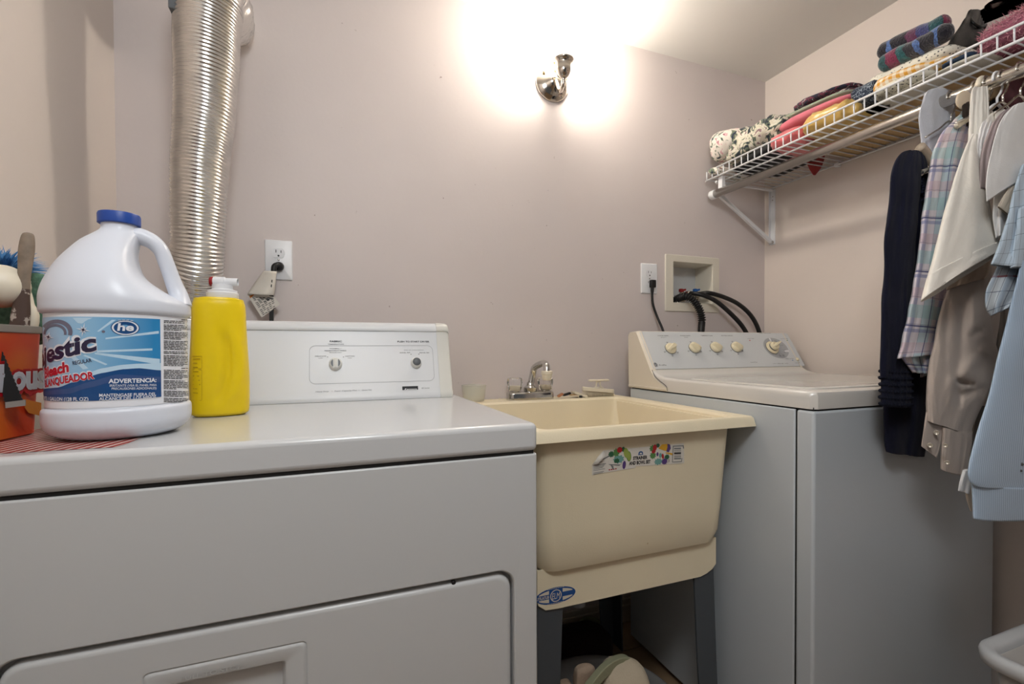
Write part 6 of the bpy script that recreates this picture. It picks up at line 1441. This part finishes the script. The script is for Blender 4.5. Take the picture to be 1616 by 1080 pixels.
for lab, sec in (('white padded hanger end beside the cream collar', [(1560, 184, 1568, 178, .59, .006), (1556, 192, 1572, 184, .59, .010), (1552, 210, 1572, 205, .59, .012)]),
                 ('white padded hanger end, larger one in the middle', [(1576, 174, 1588, 174, .585, .006), (1570, 181, 1592, 180, .585, .012), (1570, 200, 1592, 198, .585, .013)]),
                 ('white padded hanger end close to the white collar', [(1596, 174, 1604, 172, .565, .005), (1592, 180, 1607, 178, .565, .009), (1592, 196, 1606, 192, .565, .009)])):
    t = thing('padded_hanger', lab, 'hanger', tuple(W(sec[1][0], sec[1][1], Y=sec[1][4])), 'padded hangers'); skinloft(t, 'padding', sec, cream, nz=.001, n=28)
bl = thing('white_blouse', 'off-white blouse with puffed shoulder just right of the cream placket', 'blouse', (1.3, .59, 1.48))
skinloft(bl, 'cloth', [(1560, 188, 1570, 186, .594, .006), (1549, 196, 1572, 196, .592, .014), (1543, 215, 1568, 215, .590, .016), (1541, 235, 1560, 240, .590, .013), (1545, 290, 1560, 290, .592, .008)], wht, nz=.003, fold=.003)

pin = stripes_mat('grey_blue_windowpane', srgb(184, 200, 214), [(0, .020, .2, .05, srgb(52, 60, 76), .85), (1, .034, .4, .03, srgb(70, 80, 96), .7)])
pc = thing('windowpane_shirt', 'grey-blue shirt with dark thin check, sleeve hem above the light blue shirt', 'shirt', (1.25, .53, 1.25))
skinloft(pc, 'sleeve', [(1612, 262, 1640, 255, .538, .010), (1600, 300, 1655, 290, .536, .018), (1588, 350, 1665, 340, .534, .022), (1574, 395, 1670, 385, .532, .024), (1564, 418, 1660, 432, .531, .024)], pin, nz=.003, fold=.006, fk=5, capb=False, solid=.0012)
skinloft(pc, 'front_panel', [(1608, 330, 1670, 320, .524, .012), (1600, 380, 1675, 370, .523, .014), (1594, 423, 1672, 424, .522, .014)], pin, nz=.003, fold=.004, fk=5, capb=False, solid=.0012, foff=3.)
chk = stripes_mat('white_check_cloth', srgb(196, 204, 210), [(0, .030, .2, .07, srgb(60, 72, 100), .8), (1, .040, .4, .05, srgb(60, 72, 100), .8), (1, .160, .62, .03, srgb(150, 40, 50), .8), (0, .06, .5, .3, srgb(150, 170, 190), .6)])
cc = thing('checked_shirt', 'white and blue checked shirt sleeve peeping below the windowpane sleeve', 'shirt', (1.2, .53, 1.15))
skinloft(cc, 'sleeve', [(1585, 400, 1650, 400, .545, .014), (1570, 430, 1645, 430, .543, .018), (1557, 458, 1635, 455, .541, .020), (1556, 484, 1618, 468, .540, .020), (1562, 499, 1600, 483, .540, .014)], chk, nz=.004, fold=.006, fk=4, capb=False, solid=.0012)
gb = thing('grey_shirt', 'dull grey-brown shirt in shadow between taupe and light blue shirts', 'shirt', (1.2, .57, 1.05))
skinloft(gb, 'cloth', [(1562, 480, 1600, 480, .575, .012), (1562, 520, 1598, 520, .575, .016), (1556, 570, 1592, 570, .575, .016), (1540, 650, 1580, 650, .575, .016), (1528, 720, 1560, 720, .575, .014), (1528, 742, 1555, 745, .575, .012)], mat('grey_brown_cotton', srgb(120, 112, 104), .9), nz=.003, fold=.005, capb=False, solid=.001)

lbm = stripes_mat('light_blue_oxford', srgb(152, 172, 194), [(0, .0075, .0, .45, srgb(186, 202, 220), .8)])
lb_ = thing('light_blue_shirt', 'long light blue finely striped shirt, nearest garment at right edge', 'shirt', (1.2, .5, 1.0))
skinloft(lb_, 'torso', [(1616, 395, 1720, 380, .515, .010), (1606, 440, 1735, 430, .512, .018), (1594, 490, 1740, 490, .51, .026), (1578, 550, 1745, 550, .508, .030), (1561, 615, 1750, 615, .506, .032), (1545, 675, 1755, 680, .504, .033), (1529, 735, 1758, 745, .502, .033), (1530, 755, 1758, 765, .502, .033), (1537, 764, 1758, 772, .502, .032)], lbm, n=96, k=8, nz=.006, ns=10., fold=.007, fk=3., capb=False, solid=.0015, foff=1.)
skinloft(lb_, 'hem_band', [(1534, 762, 1758, 770, .5025, .0345), (1535, 790, 1758, 795, .5025, .0345), (1537, 816, 1758, 818, .5025, .0335)], lbm, n=96, k=6, nz=.002, fold=.005, fk=3., capb=False, capt=False, solid=.0015, foff=1.)
mb = MB()
for (u, v, r_, of_) in ((1547, 688, .003, .012), (1543, 696, .0022, .010), (1551, 684, .002, .014), (1612, 728, .0035, .036), (1611, 738, .0025, .036), (1550, 742, .0018, .020)):
    c = W(u, v, Y=.503); vw = Vector((c.x, c.y, 0)).normalized(); c2 = c-vw*of_
    mb.lathe([(r_, 0), (r_*.6, .0012), (0, .0014)], c2, -vw, n=7)
mb.build('stains', mat('grey_stain', srgb(84, 84, 82), .8), lb_)['kind'] = 'stuff'
tl = thing('white_shirt_tail', 'tip of a white shirt tail showing below the taupe cuff', 'shirt', tuple(W(1525, 765, Y=.53)))
skinloft(tl, 'cloth', [(1520, 742, 1560, 742, .545, .008), (1516, 755, 1555, 755, .545, .010), (1512, 774, 1552, 784, .545, .008)], wht, nz=.002, fold=.003, capb=False, solid=.001)
tl = thing('tan_shirt_tail', 'tip of a tan shirt tail below the white one', 'shirt', tuple(W(1530, 795, Y=.54)))
skinloft(tl, 'cloth', [(1524, 760, 1560, 760, .555, .008), (1525, 785, 1560, 785, .555, .008), (1531, 806, 1560, 812, .555, .006)], cream_in, nz=.002, capb=False, solid=.001)
mr_ = mat('maroon_cloth', srgb(96, 56, 62), .9, var=.3, vscale=40.)
mt = thing('maroon_blouse', 'dark maroon blouse bunched behind the nearest hooks under the rod', 'blouse', tuple(W(1600, 145, Y=.64)))
skinloft(mt, 'cloth', [(1592, 132, 1640, 118, .655, .010), (1580, 150, 1650, 140, .655, .02), (1578, 175, 1650, 170, .655, .022), (1584, 210, 1650, 210, .655, .02)], mr_, nz=.005, fold=.004)
kt = thing('khaki_collar', 'khaki shirt collar with dark lining between the hooks', 'shirt', tuple(W(1575, 150, Y=.66)))
skinloft(kt, 'collar', [(1564, 136, 1598, 130, .675, .008), (1560, 145, 1600, 142, .675, .016), (1562, 158, 1600, 152, .675, .014)], mat('khaki_cotton', srgb(160, 134, 100), .9), nz=.003)
skinloft(kt, 'lining', [(1562, 158, 1602, 152, .68, .014), (1560, 172, 1604, 170, .68, .016), (1560, 190, 1600, 190, .68, .014)], c_black, nz=.003)
skinloft(kt, 'dark_lapel', [(1518, 168, 1530, 160, .66, .006), (1518, 185, 1532, 182, .66, .008), (1516, 205, 1530, 205, .66, .006)], mat('brown_black', srgb(50, 40, 34), .9), nz=.003)
# (the small collars hang with their own shirts)

# ================================================================ laundry basket, lower right
zr_ = H-.58
lbk = thing('laundry_basket', 'grey-white plastic laundry basket with rounded rim at the lower right corner', 'basket', (1.32, .30, 0))
b0 = W(1547, 1024, Z=zr_); b1 = W(1616, 984, Z=zr_); b2 = W(1616, 1071, Z=zr_)
bxm0, bym1 = b0.x-.004, b1.y+.0; bw, bd_ = .46, .36
cxb, cyb = bxm0+bw/2, bym1-bd_/2
bm_ = mat('grey_white_plastic', srgb(186, 188, 190), .45)
def br_(g, z, r_=.05): return [(a, b, z) for a, b in rr(cxb, cyb, bw+2*g, bd_+2*g, r_+g, 8)]
mb = MB(); mb.rings([br_(-.004, zr_-.028), br_(.002, zr_-.026), br_(.004, zr_-.010), br_(.001, zr_-.002), br_(-.006, zr_), br_(-.016, zr_-.001), br_(-.022, zr_-.008), br_(-.024, zr_-.02)], 0, True, False, False); mb.build('rim', bm_, lbk)
mb = MB(); mb.rings([br_(-.024, zr_-.018), br_(-.034, zr_-.25), br_(-.045, .03), br_(-.055, .004)], 0, True, False, True); 
mb.build('wall', mat('basket_wall', srgb(176, 172, 168), .5), lbk, solid=.003, smooth=True, angle=40)
# ================================================================ things under the sink
zb_r = H-.90; Rb = .19
pB = W(955, 1036, Z=zb_r); hv_ = Vector((pB.x, pB.y, 0)).normalized(); bc_ = Vector((pB.x, pB.y, 0))-hv_*Rb*1.03
bk_ = thing('wash_basin', 'round grey plastic basin of rags on the floor under the sink', 'basin', (bc_.x, bc_.y, 0))
mb = MB()
mb.lathe([(Rb*.72, .004), (Rb*.76, .01), (Rb*.94, zb_r-.012), (Rb, zb_r-.008), (Rb*1.03, zb_r-.002), (Rb*1.03, zb_r+.002), (Rb, zb_r+.004), (Rb*.95, zb_r), (Rb*.92, zb_r-.01), (Rb*.74, .016), (0, .016)], bc_, n=64, cap0=True, cap1=False); mb.build('tub_wall', mat('grey_basin', srgb(118, 116, 114), .45), bk_)
rg = thing('rag_bundle', 'crumpled pale green and cream rag heaped in the basin under the sink', 'rag', tuple(bc_+Vector((0, -.03, .1))))
rm = mat('pale_green_cloth', srgb(146, 146, 118), .95, bump=.3)
cmx = mat('cream_terry', srgb(188, 174, 152), .95, bump=1., bscale=200.)
p = W(982, 1062, Y=.96); blob('rag', p-Vector((0, 0, .035)), .062, .05, .055, cmx, rg, .8, .02, 18.)
mb = MB(); q = [W(925, 1085, Y=.93), W(950, 1055, Y=.95), W(972, 1040, Y=.97), W(990, 1039, Y=.975), W(1003, 1056, Y=.97), W(1012, 1085, Y=.94)]
pts = crom([tuple(x) for x in q], 8); RR = [[Vector(p)+Vector((0, a, b)) for a, b in ((-.012, -.02), (.012, -.02), (.008, .004), (-.012, .006))] for p in pts]
mb.rings(RR, 0, True, True, True); mb.build('rag_edge', rm, rg, bevel=.003)
s1 = thing('sponge', 'light brown cleaning sponge standing in the basin left of the rags', 'sponge', tuple(W(925, 1062, Y=.97)))
p = W(922, 1066, Y=.98); o = blob('sponge_block', p-Vector((0, 0, .01)), .026, .014, .034, mat('beige_sponge', srgb(170, 148, 128), .95, bump=1., bscale=180.), s1, .5, .003, 50.); o.rotation_euler = (0, 0, 0)
s2 = thing('sponge', 'smaller sponge corner at the basin left edge beside the sink leg', 'sponge', tuple(W(892, 1078, Y=.99)))
p = W(890, 1082, Y=.99); blob('sponge_block', p-Vector((0, 0, .01)), .018, .014, .020, mat('beige_sponge_dark', srgb(150, 128, 108), .95, bump=1., bscale=180.), s2, .5, .003, 50.)
dkb = thing('dark_mat', 'bunched dark maroon mat on the floor behind the basin', 'mat', (.62, 1.33, 0))
p0_, p1_ = W(884, 1010, Y=1.36), W(945, 1010, Y=1.36)
blob('mat_pile', Vector(((p0_.x+p1_.x)/2-.03, 1.335, .068)), .125, .075, .066, mat('dark_maroon_pile', srgb(34, 20, 20), .95, bump=1., bscale=120.), dkb, .7, .012, 20.)
jn = thing('clear_jar', 'greenish translucent plastic jar with strap beside the rear sink leg', 'jar', tuple(W(935, 1010, Y=1.44)))
c = W(934, 1000, Y=1.455); c.x -= .0; mb = MB(); ztj = W(934, 979, Y=1.455).z
mb.lathe([(.030, 0.002), (.034, .01), (.036, ztj-.02), (.037, ztj), (.034, ztj), (.032, .02), (0, .018)], (c.x-.012, 1.445, 0), n=32, cap0=True, cap1=False); mb.build('jar_wall', mat('green_clear', srgb(140, 146, 110), .3, trans=.3), jn)
mb = MB(); a, b = W(925, 995, Y=1.40), W(962, 1033, Y=1.30); mb.rings([[q+Vector((0, 0, o1_))+Vector((o2_, 0, 0)) for o1_, o2_ in ((-.008, 0), (.0, .006), (.002, .006), (-.004, 0))] for q in (a, (a+b)/2, b)], 0, True, True, True); mb.build('strap', rm, jn)
